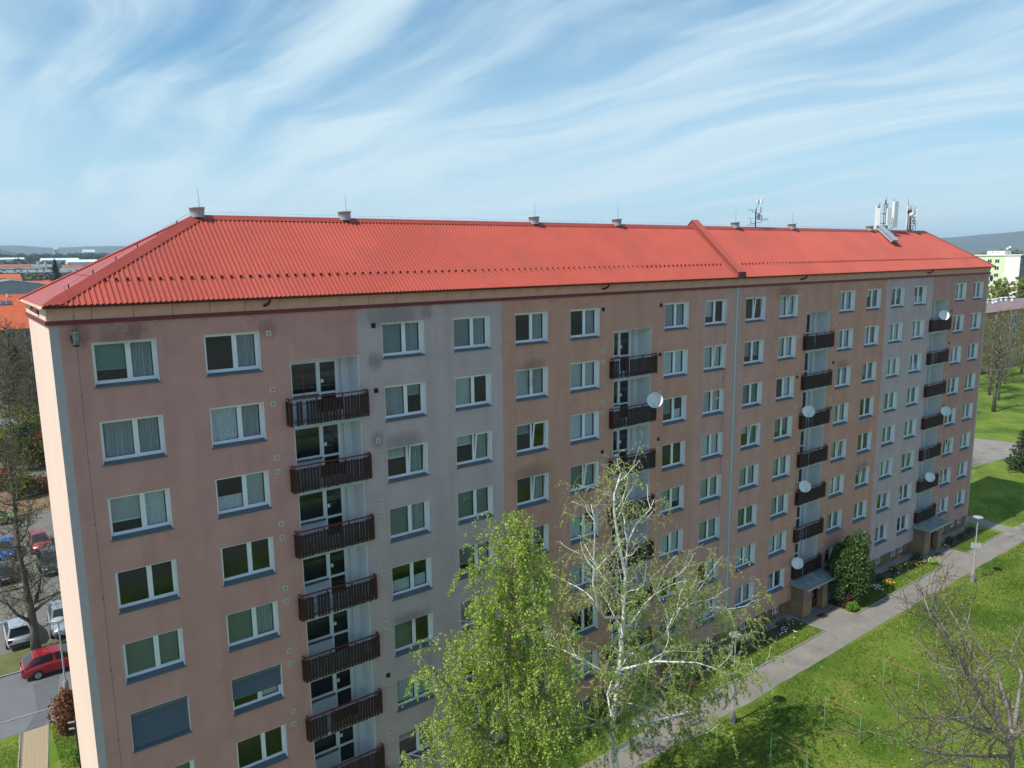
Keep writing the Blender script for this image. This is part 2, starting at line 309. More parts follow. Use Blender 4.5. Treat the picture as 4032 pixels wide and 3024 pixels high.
def blind_mesh(w, h, m, n):
    b = MB(); d = h/n
    for i in range(n): b.poly((0,.012,i*d),(w,.012,i*d),(w,-.012,(i+.93)*d),(0,-.012,(i+.93)*d))
    b.box(0,w,-.015,.015,-.025,-.004); return b.mesh('blind', m)
CW = (.97, .70)
CUR = {}
for s in (0, 1):
    w = CW[s]
    CUR['lace', s] = (curtain_mesh(w, 1.34, .018, 9, M_lace, 'curtain'), 0); CUR['drape', s] = (curtain_mesh(w, 1.34, .03, 6, M_drape, 'curtain'), 0)
    CUR['half_lace', s] = (curtain_mesh(w, .55, .018, 9, M_lace, 'curtain'), 0.0)
    for nm, m in (('blind', M_blind), ('light', M_blind_l), ('green', M_blind_g)):
        for fr in (1.0, .72, .4): CUR[nm+str(fr), s] = (blind_mesh(w, 1.34*fr, m, int(36*fr)), 1.34*(1-fr))
ME_oslat = MB().hexa([(0,-.032,-.022),(WW-.06,-.032,-.022),(WW-.06,.03,.012),(0,.03,.012),(0,-.032,-.016),(WW-.06,-.032,-.016),(WW-.06,.03,.018),(0,.03,.018)]).mesh('blind_slat', M_blind_dk)
ME_obox = MB().box(.03,WW-.03,.06,.22,WH-.20,WH-.013).mesh('blind_box', M_sill)
rnd = random.Random(11)
SPEC = {(1,1): ('green0.72','drape'), (1,2): ('drape','drape'), (1,3): ('light0.72','lace'), (1,4): (None,None), (1,5): ('blind1.0','blind1.0'), (2,1): (None,'drape'), (2,2): ('lace','drape'), (2,3): ('half_lace','light1.0'),
        (2,4): (None,None), (2,5): ('blind1.0','drape'), (2,7): (None,None), (3,1): ('blind1.0','drape'), (3,2): ('drape','blind0.4'), (3,3): ('light0.4','drape'), (3,4): ('blind1.0','drape'), (3,5): ('half_lace','half_lace'), (3,6): ('green1.0',None),
        (4,1): ('blind1.0','drape'), (4,2): ('light1.0',None), (4,3): ('light0.4','drape'), (4,4): ('green1.0','blind1.0'), (5,1): (None,'drape'), (5,2): ('light1.0','drape'), (5,3): ('blind0.4',None), (5,4): (None,'drape'), (6,1): (None,'drape'), (6,3): ('lace','lace'), (6,4): ('green1.0','drape'),
        (7,2): ('lace','lace'), (7,3): ('green0.72','half_lace'), (7,5): ('light1.0','light0.72'), (8,1): ('light0.72',None), (8,5): ('light1.0','light1.0'), (8,6): ('light1.0','drape'), (11,7): ('light1.0','light1.0'), (12,7): ('light1.0','light1.0'), (16,2): ('light0.72','light0.72')}
TILT = {(3,3), (4,3), (5,3), (5,4), (6,4), (8,2), (9,1), (9,4), (10,1), (11,5), (12,6), (13,6), (13,7), (14,6), (15,6)}
OUTER = {(1,6): 1.0, (2,6): 0.62}
def window(c, r):
    x, z = XS[c-1], zrow(r)-WH
    w = ob('window', ME_frame, BLD, (x, 0, z))
    ob('reveal', ME_reveal, w); ob('sill', ME_sill, w); ob('pane', ME_paneL, w)
    t = R(rnd.uniform(5, 7)) if (c, r) in TILT else 0.0
    sp = (1.20, FY, .15); s = ob('sash', ME_sash, w, sp, (t,0,0)); ob('pane', ME_paneR, w, sp, (t,0,0))
    opts = [None, 'lace', 'lace', 'lace', 'drape', 'half_lace', 'blind1.0', 'blind0.72', 'green1.0', 'light1.0', 'light1.0', 'light0.4']
    pair = SPEC.get((c, r)) or ((lambda a: (a, a if rnd.random() < .6 else rnd.choice(opts)))(rnd.choice(opts)))
    if (c, r) in OUTER:
        fr = OUTER[c, r]; n = int(18*fr); ob('blind_box', ME_obox, w)
        for i in range(n): ob('blind_slat', ME_oslat, w, (.03, .14, WH-.24-i*.072))
        pair = (None, 'lace')
    for s_, k in enumerate(pair):
        if k is None: continue
        me, dz = CUR[k, s_]; ob('blind' if me.name.startswith('blind') else 'curtain', me, w, ((.115, 1.25)[s_], FY+.13, .19+dz))
for c in range(1, 17):
    for r in range(1, 9): window(c, r)

# loggias at the half landings: shared meshes, origin = left end of the floor on the facade plane
LH, LD = 2.65, 1.2
def loggia_meshes():
    b = MB(); t = .004
    b.box(0.002,.03,.004,LD,0,LH); b.box(LW-.03,LW-.002,.004,LD,0,LH); b.box(.03,LW-.03,.004,LD,LH-.02,LH-.002)
    b.box(.03,1.62,LD-.02,LD+.08,.0,1.0); b.box(2.52,LW-.03,LD-.02,LD+.08,0,LH-.02); b.box(.03,2.52,LD-.02,LD+.08,2.42,LH-.02); b.box(2.62,LW-.03,LD-.20,LD-.02,0,LH-.02)
    shell = b.mesh('loggia', M_loggia)
    f = MB(); y0, y1 = LD-.01, LD+.06
    f.box(.03,.09,y0,y1,1.0,2.42); f.box(1.55,1.62,y0,y1,1.0,2.42); f.box(.09,1.55,y0,y1,2.34,2.42); f.box(.09,1.55,y0,y1,1.0,1.08); win = f.mesh('loggia_window', M_white)
    d = MB(); d.box(1.62,1.72,y0-.01,y1,0,2.42); d.box(2.42,2.52,y0-.01,y1,0,2.42); d.box(1.72,2.42,y0-.01,y1,2.33,2.42); d.box(1.72,2.42,y0-.01,y1,.0,.12); d.box(1.72,2.42,y0-.01,y1,.95,1.04); door = d.mesh('loggia_door', M_white)
    return shell, win, door, MB().box(.09,1.55,LD+.02,LD+.03,1.08,2.34).mesh('pane', M_glass), MB().box(1.72,2.42,LD+.02,LD+.03,.12,.95).mesh('door_pane', M_glass), MB().box(1.72,2.42,LD+.02,LD+.03,1.04,2.33).mesh('door_pane', M_glass), MB().hexa([(.03,LD-.16,.94),(1.6,LD-.16,.94),(1.6,LD-.01,.97),(.03,LD-.01,.97),(.03,LD-.16,.965),(1.6,LD-.16,.965),(1.6,LD-.01,1.0),(.03,LD-.01,1.0)]).mesh('sill', M_sill), MB().box(1.74,1.86,LD-.03,LD+.0,1.45,1.6).mesh('notice', M_blind_l)
LSH, LWI, LDO, LPA, LDP1, LDP2, LSI, LNO = loggia_meshes()
ME_slab = MB().box(0,LW,-.03,LD,-.17,0).mesh('slab', M_slab)
def rail_mesh():
    b = MB(); y = -.24; x0, x1 = -.26, LW+.26
    b.box(x0,x1,y-.03,y+.03,1.09,1.14); b.box(x0,x0+.05,y,-.001,1.09,1.14); b.box(x1-.05,x1,y,-.001,1.09,1.14)
    for x in (x0, x0+1.16, x0+2.32, x1-.05): b.box(x,x+.05,y-.028,y+.022,.0,1.09)
    for z in (.14, .86): b.box(x0+.05,x1-.05,y+.005,y+.03,z,z+.04); b.box(x0+.01,x0+.04,y+.03,-.001,z,z+.04); b.box(x1-.04,x1-.01,y+.03,-.001,z,z+.04)
    return b.mesh('balcony_railing', M_rail)
ME_rail = rail_mesh()
def slat_shape(b, x, w, z0, z1, y=-.262):
    b.v += [(x,y-.02,z0),(x+w,y-.02,z0),(x+w,y-.02,z1-.03),(x+w*.75,y-.02,z1),(x+w*.25,y-.02,z1),(x,y-.02,z1-.03)]; n = len(b.v)-6
    b.v += [(p[0], p[1]+.02, p[2]) for p in b.v[n:n+6]]
    b.f += [tuple(range(n,n+6)), tuple(reversed(range(n+6,n+12)))] + [(n+(i+1)%6, n+i, n+6+i, n+6+(i+1)%6) for i in range(6)]
_b = MB(); slat_shape(_b, 0, .110, 0, 1.0); ME_slat = _b.mesh('slat', M_slat)
NS = 25
def far_slats(seed):
    q = random.Random(seed); b = MB()
    for i in range(NS):
        if q.random() < .04: continue
        slat_shape(b, -.24+i*.1395, .105, .03+q.uniform(-.02,.02), 1.0+q.uniform(-.015,.015))
    for s in (0, 1):
        x = (-.30, LW+.27)[s]; b.box(x,x+.018,-.235,-.13,.03,1.0); b.box(x,x+.018,-.115,-.01,.03,1.0)
    return b.mesh('slats', M_slat)
FARS = [far_slats(s) for s in range(3)]
ME_side = MB().box(0,.018,0,.105,0,1.0).mesh('slat', M_slat)
for li, lx in enumerate(LOG):
    for i in range(7):
        zf = 19.55-2.8*i; g = ob('loggia', LSH, BLD, (lx, 0, zf))
        ob('loggia_window', LWI, g); ob('loggia_door', LDO, g); ob('pane', LPA, g); ob('door_pane', LDP1, g); ob('door_pane', LDP2, g); ob('sill', LSI, g); ob('notice', LNO, g)
        ob('slab', ME_slab, BLD, (lx, 0, zf))
        rl = ob('balcony_railing', ME_rail, BLD, (lx, 0, zf+.03))
        if li == 0:
            for k in range(NS):
                if rnd.random() < .03: continue
                ob('slat', ME_slat, rl, (-.24+k*.1395+rnd.uniform(-.006,.006), 0, .0+rnd.uniform(-.015,.015)), (0, R(rnd.uniform(-.5,.5)), 0))
            for x in (-.30, LW+.27):
                for y in (-.235, -.115): ob('slat', ME_side, rl, (x, y, .03))
            if i in (0, 1, 5):            # screen panel hung behind the slats
                MB().box(.9, 2.1, -.215, -.19, .45, .95).build('privacy_board', M_slat, rl)
        else: ob('slats', FARS[(li+i) % 3], rl, kind='stuff')
# plant boxes / small TV aerial on the top near balcony
b = MB().tube([(8.62,-.18,20.7),(8.60,-.18,22.0)], .018, 6); b.build('aerial_pole', M_rail, BLD)
b = MB()
for k in range(5): b.tube([(8.62,-.18-.12,21.15+k*.12),(8.62,-.18+.12+.02*k,21.15+k*.12)], .006, 4)
b.build('aerial_rods', M_wire, BLD)

# vents
ME_vent = MB().box(-.10,.10,-.02,0,-.10,.10).mesh('vent_cover', M_vent); ME_vg = MB().box(-.065,.065,-.028,-.018,-.065,.065).mesh('vent_grille', M_vgrille)
ME_vh = MB().box(-.09,.09,-.008,0,-.10,.10).box(-.10,-.09,-.02,0,-.11,.11).box(.09,.10,-.02,0,-.11,.11).box(-.09,.09,-.02,0,.10,.11).mesh('vent_hole', M_hole)
holes = {(0,1,0), (0,1,2), (1,0,0), (1,1,0), (2,1,3), (3,1,1), (0,1,11), (1,0,5), (1,1,5), (2,0,4), (2,1,6), (3,1,7)}
for li, lx in enumerate(LOG):
    for s, vx in enumerate((lx-.80, lx+LW+.75)):
        q = 0; zs = [23.4]
        for i in range(8): zs += [21.15-2.8*i, 20.57-2.8*i]
        for k, z in enumerate(zs):
            if z < 1.6: continue
            if (li, s, k) in holes or rnd.random() < .07: ob('vent_hole', ME_vh, BLD, (vx, 0, z))
            else: o = ob('vent_cover', ME_vent, BLD, (vx, 0, z)); ob('vent_grille', ME_vg, o)

# soot and filler patches with their own ragged outline
def blot_mat(name, col, seed):
    m = bpy.data.materials.new(name); m.use_nodes = True; nt = m.node_tree; N = nt.nodes; L = nt.links; b = N['Principled BSDF']; b.inputs['Base Color'].default_value = col+(1,); b.inputs['Roughness'].default_value = .95; b.inputs['Specular IOR Level'].default_value = .05
    tc = N.new('ShaderNodeTexCoord'); mp = N.new('ShaderNodeMapping'); mp.inputs['Location'].default_value = (-.5,-.5,-.5); L.new(tc.outputs['Generated'], mp.inputs[0])
    sp = N.new('ShaderNodeSeparateXYZ'); L.new(mp.outputs[0], sp.inputs[0]); cb = N.new('ShaderNodeCombineXYZ'); L.new(sp.outputs[0], cb.inputs[0]); L.new(sp.outputs[2], cb.inputs[2])
    ln = N.new('ShaderNodeVectorMath'); ln.operation = 'LENGTH'; L.new(cb.outputs[0], ln.inputs[0])
    nz = N.new('ShaderNodeTexNoise'); nz.inputs['Scale'].default_value = 2.2; nz.inputs['Detail'].default_value = 5; mo = N.new('ShaderNodeMapping'); mo.inputs['Scale'].default_value = (2.5, 1, .7); L.new(tc.outputs['Object'], mo.inputs[0]); L.new(mo.outputs[0], nz.inputs[0])
    a = N.new('ShaderNodeMath'); a.operation = 'MULTIPLY_ADD'; L.new(nz.outputs[0], a.inputs[0]); a.inputs[1].default_value = -.42; L.new(ln.outputs['Value'], a.inputs[2])
    r = N.new('ShaderNodeMapRange'); r.interpolation_type = 'SMOOTHSTEP'; L.new(a.outputs[0], r.inputs[0]); r.inputs[1].default_value = .27; r.inputs[2].default_value = -.1; r.inputs[3].default_value = 0; r.inputs[4].default_value = seed
    tr = N.new('ShaderNodeBsdfTransparent'); ms = N.new('ShaderNodeMixShader'); L.new(r.outputs[0], ms.inputs[0]); L.new(tr.outputs[0], ms.inputs[1]); L.new(b.outputs[0], ms.inputs[2]); L.new(ms.outputs[0], N['Material Output'].inputs[0]); return m
M_sootb = blot_mat('soot_stain', (.12,.10,.10), .22); M_patchb = blot_mat('filler_patch', (.62,.40,.34), .8)
def blot(x0, x1, z0, z1, m, name='soot_stain'): MB().poly((x0,-.004,z0),(x1,-.004,z0),(x1,-.004,z1),(x0,-.004,z1)).build(name, m, BLD)
for (c, r, a, h) in [(3,1,1.1,1.1),(3,3,.7,.9),(1,1,.6,.9),(10,1,.8,.9),(5,4,.9,.9),(5,2,.5,.7),(11,3,.6,.8),(12,6,.6,.7),(3,6,.6,.7)]:
    x = XS[c-1]+WW*(.3+.4*rnd.random()); blot(x-1.7*a-.3, x+1.7*a+.3, zrow(r)-.5, zrow(r)+h*.95, M_sootb)
for x, z in ((7.39,23.55),(.9,23.85),(2.6,23.9),(11.95,21.9),(14.6,23.9),(11.9,18.4),(20.6,20.1)): blot(x-.5,x+.5,z-.6,z+.6,M_sootb)
for x, z, w in ((1.9,23.95,.5),(6.7,24.02,.35),(35.4,17.35,.5),(22.,24.,.3),(3.4,24.0,.15),(5.0,24.05,.12)): blot(x-w,x+w,z-.13,z+.13,M_patchb,'filler_patch')

# eaves: fascia panels, band, gutters, soffit
n = 57; pw = BL/n
ME_fp = MB().box(.009,pw-.009,-.05,0,24.315,24.79).mesh('fascia_panel', M_fascia)
for i in range(n): ob('fascia_panel', ME_fp, BLD, (i*pw, 0, 0))
ME_gp = MB().box(-.05,0,.004,BD/5-.004,24.315,24.79).mesh('fascia_panel', M_gfascia)
for i in range(5): ob('fascia_panel', ME_gp, BLD, (0, i*BD/5, 0)); ob('fascia_panel', ME_gp, BLD, (BL+.05, i*BD/5, 0))
MB().box(-.09,BL+.09,-.10,0.0,24.17,24.312).box(-.09,-.001,.0,BD,24.17,24.312).box(BL+.001,BL+.09,0,BD,24.17,24.312).build('cornice_band', M_band, BLD)
MB().box(HX0+.04,HX1-.04,EY+.05,BD+.38,24.794,24.81).build('soffit', M_gutter, BLD)
def gutter(p0, p1):
    d = (Vector(p1)-Vector(p0)); a = Vector((-d.y, d.x, 0)).normalized(); b = MB(); n = 6
    for i in range(n):
        t0, t1 = math.pi*i/n, math.pi*(i+1)/n
        o0 = a*(.075*math.cos(t0))+Vector((0,0,-.075*math.sin(t0))); o1 = a*(.075*math.cos(t1))+Vector((0,0,-.075*math.sin(t1)))
        b.poly(Vector(p0)+o0, Vector(p1)+o0, Vector(p1)+o1, Vector(p0)+o1)
    return b
gutter((HX0,EY-.07,EZ-.005),(HX1,EY-.07,EZ-.005)).build('gutter', M_gutter, BLD)
gutter((HX0-.07,BD+.4,EZ-.005),(HX0-.07,EY,EZ-.005)).build('gutter', M_fascia, BLD)
for x in (7.36, 25.5, 44.0, 62.25): MB().tube([(x,EY-.07,24.75),(x,EY-.07,24.66),(x-.03,EY+.02,24.58),(x-.06,EY+.12,24.53),(x-.08,-.07,24.50),(x-.09,-.05,24.48)], .055, 8).build('downpipe_elbow', M_gutter, BLD, smooth=True)
MB().tube([(HX0-.07,2.3,24.75),(HX0-.07,2.3,24.62),(-.12,2.15,24.54),(-.06,1.9,24.5)], .06, 8).build('downpipe_elbow', M_band, BLD, smooth=True)

# ribbed roof
def roof():
    b = MB(); per = .182; prof = ((0,0),(.095,0),(.108,.042),(.160,.042),(.173,0)); x = HX0+.02
    cols = []
    while x < HX1-.05:
        for dx, h in prof:
            X = x+dx
            if X > HX1-.04: break
            if X < RX0: t = (X-HX0)/(RX0-HX0)
            elif X > RX1: t = (HX1-X)/(HX1-RX1)
            else: t = 1
            cols.append((X, h, t))
        x += per
    sl = Vector((0, RY-EY, RZ-EZ)); nrm = Vector((0, -(RZ-EZ), RY-EY)).normalized()
    for X, h, t in cols:
        o = nrm*h; b.v.append((X, EY+o.y, EZ+o.z)); b.v.append((X, EY+sl.y*t+o.y, EZ+sl.z*t+o.z))
    for i in range(len(cols)-1): b.f.append((2*i, 2*i+2, 2*i+3, 2*i+1))
    b.build('ribbed_roof_sheet', M_roof, BLD)
    by = BD+.38
    MB().poly((HX0,EY,EZ),(RX0,RY,RZ),(HX0,by,EZ)).build('hip_sheet', M_roofcap, BLD)
    MB().poly((HX1,EY,EZ),(HX1,by,EZ),(RX1,RY,RZ)).build('hip_sheet', M_roofcap, BLD)
    MB().poly((HX0,by,EZ),(RX0,RY,RZ),(RX1,RY,RZ),(HX1,by,EZ)).build('back_roof_sheet', M_roof, BLD)
    # seam of the hip sheet
    A = Vector((HX0,EY,EZ)); B = Vector((RX0,RY,RZ)); C = Vector((HX0,by,EZ))
    p, q = A.lerp(B, .30), C.lerp(B, .30); nn = (B-A).cross(C-A).normalized(); nn = nn if nn.z > 0 else -nn
    b = MB(); 
    for i in range(26):
        u0, u1 = p.lerp(q, i/26), p.lerp(q, (i+.8)/26); up = (B-(A+C)/2).normalized()*.05; b.poly(u0+nn*.012, u1+nn*.012, u1+nn*.004-up, u0+nn*.004-up)
    b.build('sheet_seam', M_band, BLD)
    def cap(P, Q, n1, n2, w1, w2, name='ridge_cap', tp=0.0):
        d = (Q-P).normalized(); b = MB(); n1 = n1.normalized(); n2 = n2.normalized(); t1 = d.cross(n1); t2 = d.cross(n2)
        if t1.z > 0: t1 = -t1
        if t2.z > 0: t2 = -t2
        top = Vector((0,0,.085))
        for (nn_, t, w) in ((n1, t1, w1), (n2, t2, w2)):
            P2 = P.lerp(Q, tp) if tp else P
            b.poly(P2+top, Q+top, Q+t*w+nn_*.05, P2+t*w+nn_*.05); b.poly(P2+t*w+nn_*.05, Q+t*w+nn_*.05, Q+t*w-nn_*.01, P2+t*w-nn_*.01)
            if tp: b.poly(P+top*.6, P2+top, P2+t*w+nn_*.05)
        b.build(name, M_roofcap, BLD)
    nf = Vector((0, -(RZ-EZ), RY-EY)); nb = Vector((0, RZ-EZ, RY-EY)); nl = Vector((-(RZ-EZ), 0, RX0-HX0)); nr = Vector((RZ-EZ, 0, RX0-HX0))
    RL, RR = Vector((RX0,RY,RZ)), Vector((RX1,RY,RZ))
    cap(RL, RR, nf, nb, .22, .22); cap(Vector((HX0,EY,EZ)), RL, nf, nl, .34, .10, 'hip_cap', .062); cap(Vector((HX0,by,EZ)), RL, nb, nl, .2, .12, 'hip_cap')
    cap(Vector((HX1,EY,EZ)), RR, nf, nr, .12, .12, 'hip_cap'); cap(Vector((HX1,by,EZ)), RR, nb, nr, .12, .12, 'hip_cap')
    # snow guards
    g = MB().box(-.04,.04,-.02,.0,0,.085).box(-.04,.04,-.0,.05,0,.02).box(-.02,.02,0,.16,.0,.015); me = g.mesh('snow_guard', M_gutter)
    t = .24; y, z = EY+(RY-EY)*t, EZ+(RZ-EZ)*t
    x = 1.9
    while x < 72.8:
        if not 36.2 < x < 37.9: ob('snow_guard', me, BLD, (x, y+nrm.y*.036+rnd.uniform(-.01,.01), z+nrm.z*.036), (math.atan2(RZ-EZ, RY-EY)*.5, 0, R(rnd.uniform(-4,4))))
        x += .364 + (.06 if rnd.random() < .05 else 0)
    # parapet between the two halves
    b = MB(); off = Vector((0, 0, .40)); x0, x1 = 36.62, 37.14
    pr = [(EY-.05, EZ-.05), (EY-.05, EZ+.30), (RY, RZ+.42), (by+.05, EZ+.30), (by+.05, EZ-.05)]
    b.poly(*[(x0, y_, z_) for y_, z_ in pr]); b.poly(*[(x1, y_, z_) for y_, z_ in reversed(pr)])
    for i in range(4): (ya, za), (yb, zb) = pr[i], pr[i+1]; b.poly((x0,ya,za),(x1,ya,za),(x1,yb,zb),(x0,yb,zb))
    b.build('parapet', M_roofcap, BLD)
    b = MB()
    for i in (1, 2): (ya, za), (yb, zb) = pr[i], pr[i+1]; b.hexa([(x0-.05,ya,za+.002),(x1+.05,ya,za+.002),(x1+.05,yb,zb+.002),(x0-.05,yb,zb+.002),(x0-.05,ya,za+.035),(x1+.05,ya,za+.035),(x1+.05,yb,zb+.035),(x0-.05,yb,zb+.035)])
    b.build('parapet_cap', M_roof, BLD)
    MB().box(36.55,37.2,EY-.16,EY-.04,EZ-.02,EZ+.33).build('parapet_end_plate', M_gutter, BLD)
    # lightning conductors
    b = MB(); P = [(0.72,-.16,WB+.2)]+[(0.72+rnd.uniform(-.01,.01),-.16,z) for z in range(3,24,3)]+[(.72,-.46,24.9),(.70,-.42,25.0),(.55,-.1,25.45)]
    b.tube(P, .008, 5)
    hp = [Vector((HX0,EY,EZ)).lerp(RL, t)+Vector((-.10,.1,.13+(.03 if k % 2 else 0))) for k, t in enumerate(np.linspace(.17, .97, 12))]
    b.tube([P[-1]]+[tuple(h) for h in hp]+[(RX0+.3,RY,RZ+.2)], .005, 5)
    rp = [(x_, RY, RZ+.17+(.03 if k % 2 else 0)) for k, x_ in enumerate(np.arange(RX0+.3, 36.3, 1.2))]; b.tube(rp, .004, 4); rp2 = [(x_, RY, RZ+.17+(.03 if k % 2 else 0)) for k, x_ in enumerate(np.arange(37.6, RX1, 1.2))]; b.tube(rp2, .004, 4)
    b.tube([(x0-.2, y_, z_) for y_, z_ in ((EY-.1,EZ-.4),(EY-.1,EZ+.1),(.3,25.55),(1.5,26.55),(2.6,27.5),(RY,RZ+.2))], .012, 5)
    b.tube([(35.9,-.1,WB+.3),(35.9,-.1,12),(35.9,-.1,23.2)], .008, 4)
    b.build('lightning_wire', M_wire, BLD)
    me = MB().box(-.02,.02,-.02,.02,-.16,.02).mesh('wire_clip', M_wire)
    for h in hp[::2]: ob('wire_clip', me, BLD, tuple(h))
    me = MB().box(-.012,.012,-.17,0,-.012,.012).mesh('wall_bracket', M_wire)
    for z in (21.7,19.4,17.07,14.3,11.5,8.7,5.9): ob('wall_bracket', me, BLD, (.72,0,z)); ob('wall_bracket', me, BLD, (35.9,0,z-.8))
    # ventilation stacks with rods along the ridge
    st = MB().lathe((0,0,0), [(.29,-.16),(.30,.0),(.31,.28),(.335,.29),(.335,.37),(.29,.38),(.27,.33),(.0,.33)], 18); me = st.mesh('ventilation_stack', M_galv, True)
    rod = MB().tube([(.14,0,.38),(.12,.0,1.0),(.10,0,1.42)], [.011,.009,.005], 5).mesh('lightning_rod', M_wire)
    for i, x_ in enumerate((5.95, 12.4, 23.5, 29.8, 41.1, 47.8, 58.85)):
        o = ob('ventilation_stack', me, BLD, (x_, RY+.02, RZ+.10), (0,0,rnd.uniform(0,.4)), scale=(.92,.92,.78))
        if i != 6: ob('lightning_rod', rod, o)
roof()
# basement: brick courses and small windows
def basement():
    bw = [(32.9,.5),(34.43,.5),(35.61,.5),(38.31,.5),(39.44,.5),(43.08,.5),(51.2,.5),(54.0,.5),(57.72,.5),(60.26,.5),(61.52,.5),(69.4,.5),(71.51,.5),(72.9,.5),(29.,.5),(24.,.5),(20.,.5),(15.,.5)]
    MB().box(0.02,BL-.02,.17,.30,-.3,WB).build('basement_wall', M_mortar, BLD)
    L_, H_ = .25, .075; b = MB(); q = random.Random(5)
    nrow = int(WB/H_)
    for j in range(nrow):
        x = 28.0 - (L_/2 if j % 2 else 0); z = j*H_
        while x < BL-.1:
            if not any(w-.36 < x+L_/2 < w+.36 and .50 < z+.03 < 1.04 for w, _ in bw):
                d = q.uniform(0,.006); b.box(x+.005,min(x+L_-.005,BL-.03),.145-d,.168,z+.005,z+H_-.005)
            x += L_
    b.build('brick_courses', M_brick, BLD, kind='stuff')
    me = MB().box(-.30,.30,.12,.165,.52,.57).box(-.30,.30,.12,.165,.99,1.03).box(-.30,-.25,.12,.165,.57,.99).box(.25,.30,.12,.165,.57,.99).box(-.02,.02,.12,.165,.57,.99).mesh('basement_window', M_white)
    pm = MB().box(-.25,.25,.150,.160,.57,.99).mesh('basement_pane', M_glass_d)
    for w, _ in bw: o = ob('basement_window', me, BLD, (w,0,0)); ob('basement_pane', pm, o)
    MB().box(28,BL,-.55,.13,-.05,.06).build('plinth_strip', M_kerb, BLD)
basement()
# entrance porches
def porch(x0, w=3.45):
    e = ob('porch', MB().box(x0,x0+1.15,-1.0,.14,.07,1.15).mesh('porch', M_porch), BLD); MB().box(x0+w-.85,x0+w-.15,-1.0,.14,.07,1.15).build('side_pier', M_porch, e)
    MB().box(x0+.002,x0+1.15,-1.0,.0,1.152,2.42).build('upper_wall', M_porch2, e); MB().box(x0+w-.85,x0+w-.152,-1.0,-.0,1.152,2.42).build('upper_wall', M_porch2, e)
    MB().hexa([(x0-.35,-1.5,2.40),(x0+w+.15,-1.5,2.40),(x0+w+.15,-.005,2.50),(x0-.35,-.005,2.50),(x0-.35,-1.5,2.50),(x0+w+.15,-1.5,2.50),(x0+w+.15,-.005,2.66),(x0-.35,-.005,2.66)]).build('canopy', M_canopy, e)
    MB().box(x0-.38,x0+w+.18,-1.54,-1.50,2.36,2.53).box(x0-.38,x0-.352,-1.5,-.01,2.40,2.56).build('canopy_trim', M_alu, e)
    b = MB()
    for i in range(1, 6): b.hexa([(x0-.35+i*.65,-1.49,2.501),(x0-.33+i*.65,-1.49,2.501),(x0-.33+i*.65,-.02,2.662),(x0-.35+i*.65,-.02,2.662),(x0-.35+i*.65,-1.49,2.512),(x0-.33+i*.65,-1.49,2.512),(x0-.33+i*.65,-.02,2.673),(x0-.35+i*.65,-.02,2.673)])
    b.build('canopy_seams', M_alu, e)
    d = MB().box(x0+1.15,x0+1.25,-.55,-.45,.05,2.4).box(x0+2.5,x0+2.6,-.55,-.45,.05,2.4).box(x0+1.25,x0+2.5,-.55,-.45,2.1,2.4).box(x0+1.85,x0+1.95,-.55,-.45,.05,2.1).box(x0+1.25,x0+1.85,-.54,-.46,.05,.75).box(x0+1.95,x0+2.5,-.54,-.46,.05,.75).build('entrance_door', M_door, e)
    MB().box(x0+1.25,x0+1.85,-.505,-.495,.75,2.1).build('door_glass', M_glass_d, e); MB().box(x0+1.95,x0+2.5,-.505,-.495,.75,2.1).build('door_glass', M_glass_d, e)
    MB().box(x0+1.97,x0+2.0,-.60,-.56,1.0,1.25).build('door_handle', M_alu, e)
    MB().box(x0+1.16,x0+1.34,-1.46,-1.42,2.18,2.34).build('house_number_plate', M_vent, e)  # small blank house number plate under the canopy, gives no light
for x in (8.1, 26.3, 44.8, 63.4): porch(x)

# ------------------------------------------------------------------ ground, paths, roads
def sheet(name, pts, z, m, kind='structure', parent=None):
    o = MB().poly(*[(x, y, z) for x, y in pts]).build(name, m, parent)
    if parent is None: o['kind'] = kind
    return o
def rect(x0, x1, y0, y1): return [(x0,y0),(x1,y0),(x1,y1),(x0,y1)]
M_terrain = mat('terrain', (.17,.16,.13), .95, col2=(.10,.11,.06), scale=.02, detail=8)
sheet('terrain', rect(-14000, 16000, -14000, 16000), -0.02, M_terrain)
sheet('lawn', rect(-25, 200, -36, 60), 0.0, M_lawn)
prng = random.Random(3)
near = [(x, -4.97+prng.uniform(-.07,.07)) for x in np.arange(-8, 90, 1.1)]; far_ = [(x, -3.07+prng.uniform(-.015,.015)) for x in np.arange(90, -8, -1.1)]
sheet('footpath', near+far_, 0.012, M_path)
for nm, x0 in (('entrance_apron', 8.0), ('entrance_apron', 26.2), ('entrance_apron', 44.55), ('entrance_apron', 63.0)):
    sheet(nm, [(x0-.1,-3.10),(x0+3.75,-3.10),(x0+3.75,-.1),(x0-.1,-.1)], 0.016, M_path)
ck = MB(); cq = random.Random(12)
for i in range(26):
    x = 30+i*1.75+cq.uniform(-.6,.6); y = cq.choice((-4.9,-3.2,-4.0)); dx, dy = (cq.uniform(-.3,.3), cq.choice((-1,1))) if cq.random() < .6 else (1, cq.uniform(-.2,.2)); p = Vector((x,y,.0165))
    for k in range(cq.randint(6,14)):
        q_ = p+Vector((dx+cq.gauss(0,.55), dy+cq.gauss(0,.55), 0)).normalized()*.16
        if not -4.85 < q_.y < -3.15: break
        n_ = Vector((-(q_-p).y, (q_-p).x, 0)).normalized()*.012; ck.poly(p-n_, q_-n_, q_+n_, p+n_); p = q_
o = ck.build('path_cracks', mat('crack_dark', (.085,.09,.06), .95)); o['kind'] = 'stuff'; o['label'] = 'thin dark cracks across the asphalt footpath'; o['category'] = 'cracks'
sheet('side_path', [(75.2,-3.1),(77.0,-3.3),(77.6,1.2),(77.6,16),(75.6,16),(75.6,1.0)], 0.009, M_path)
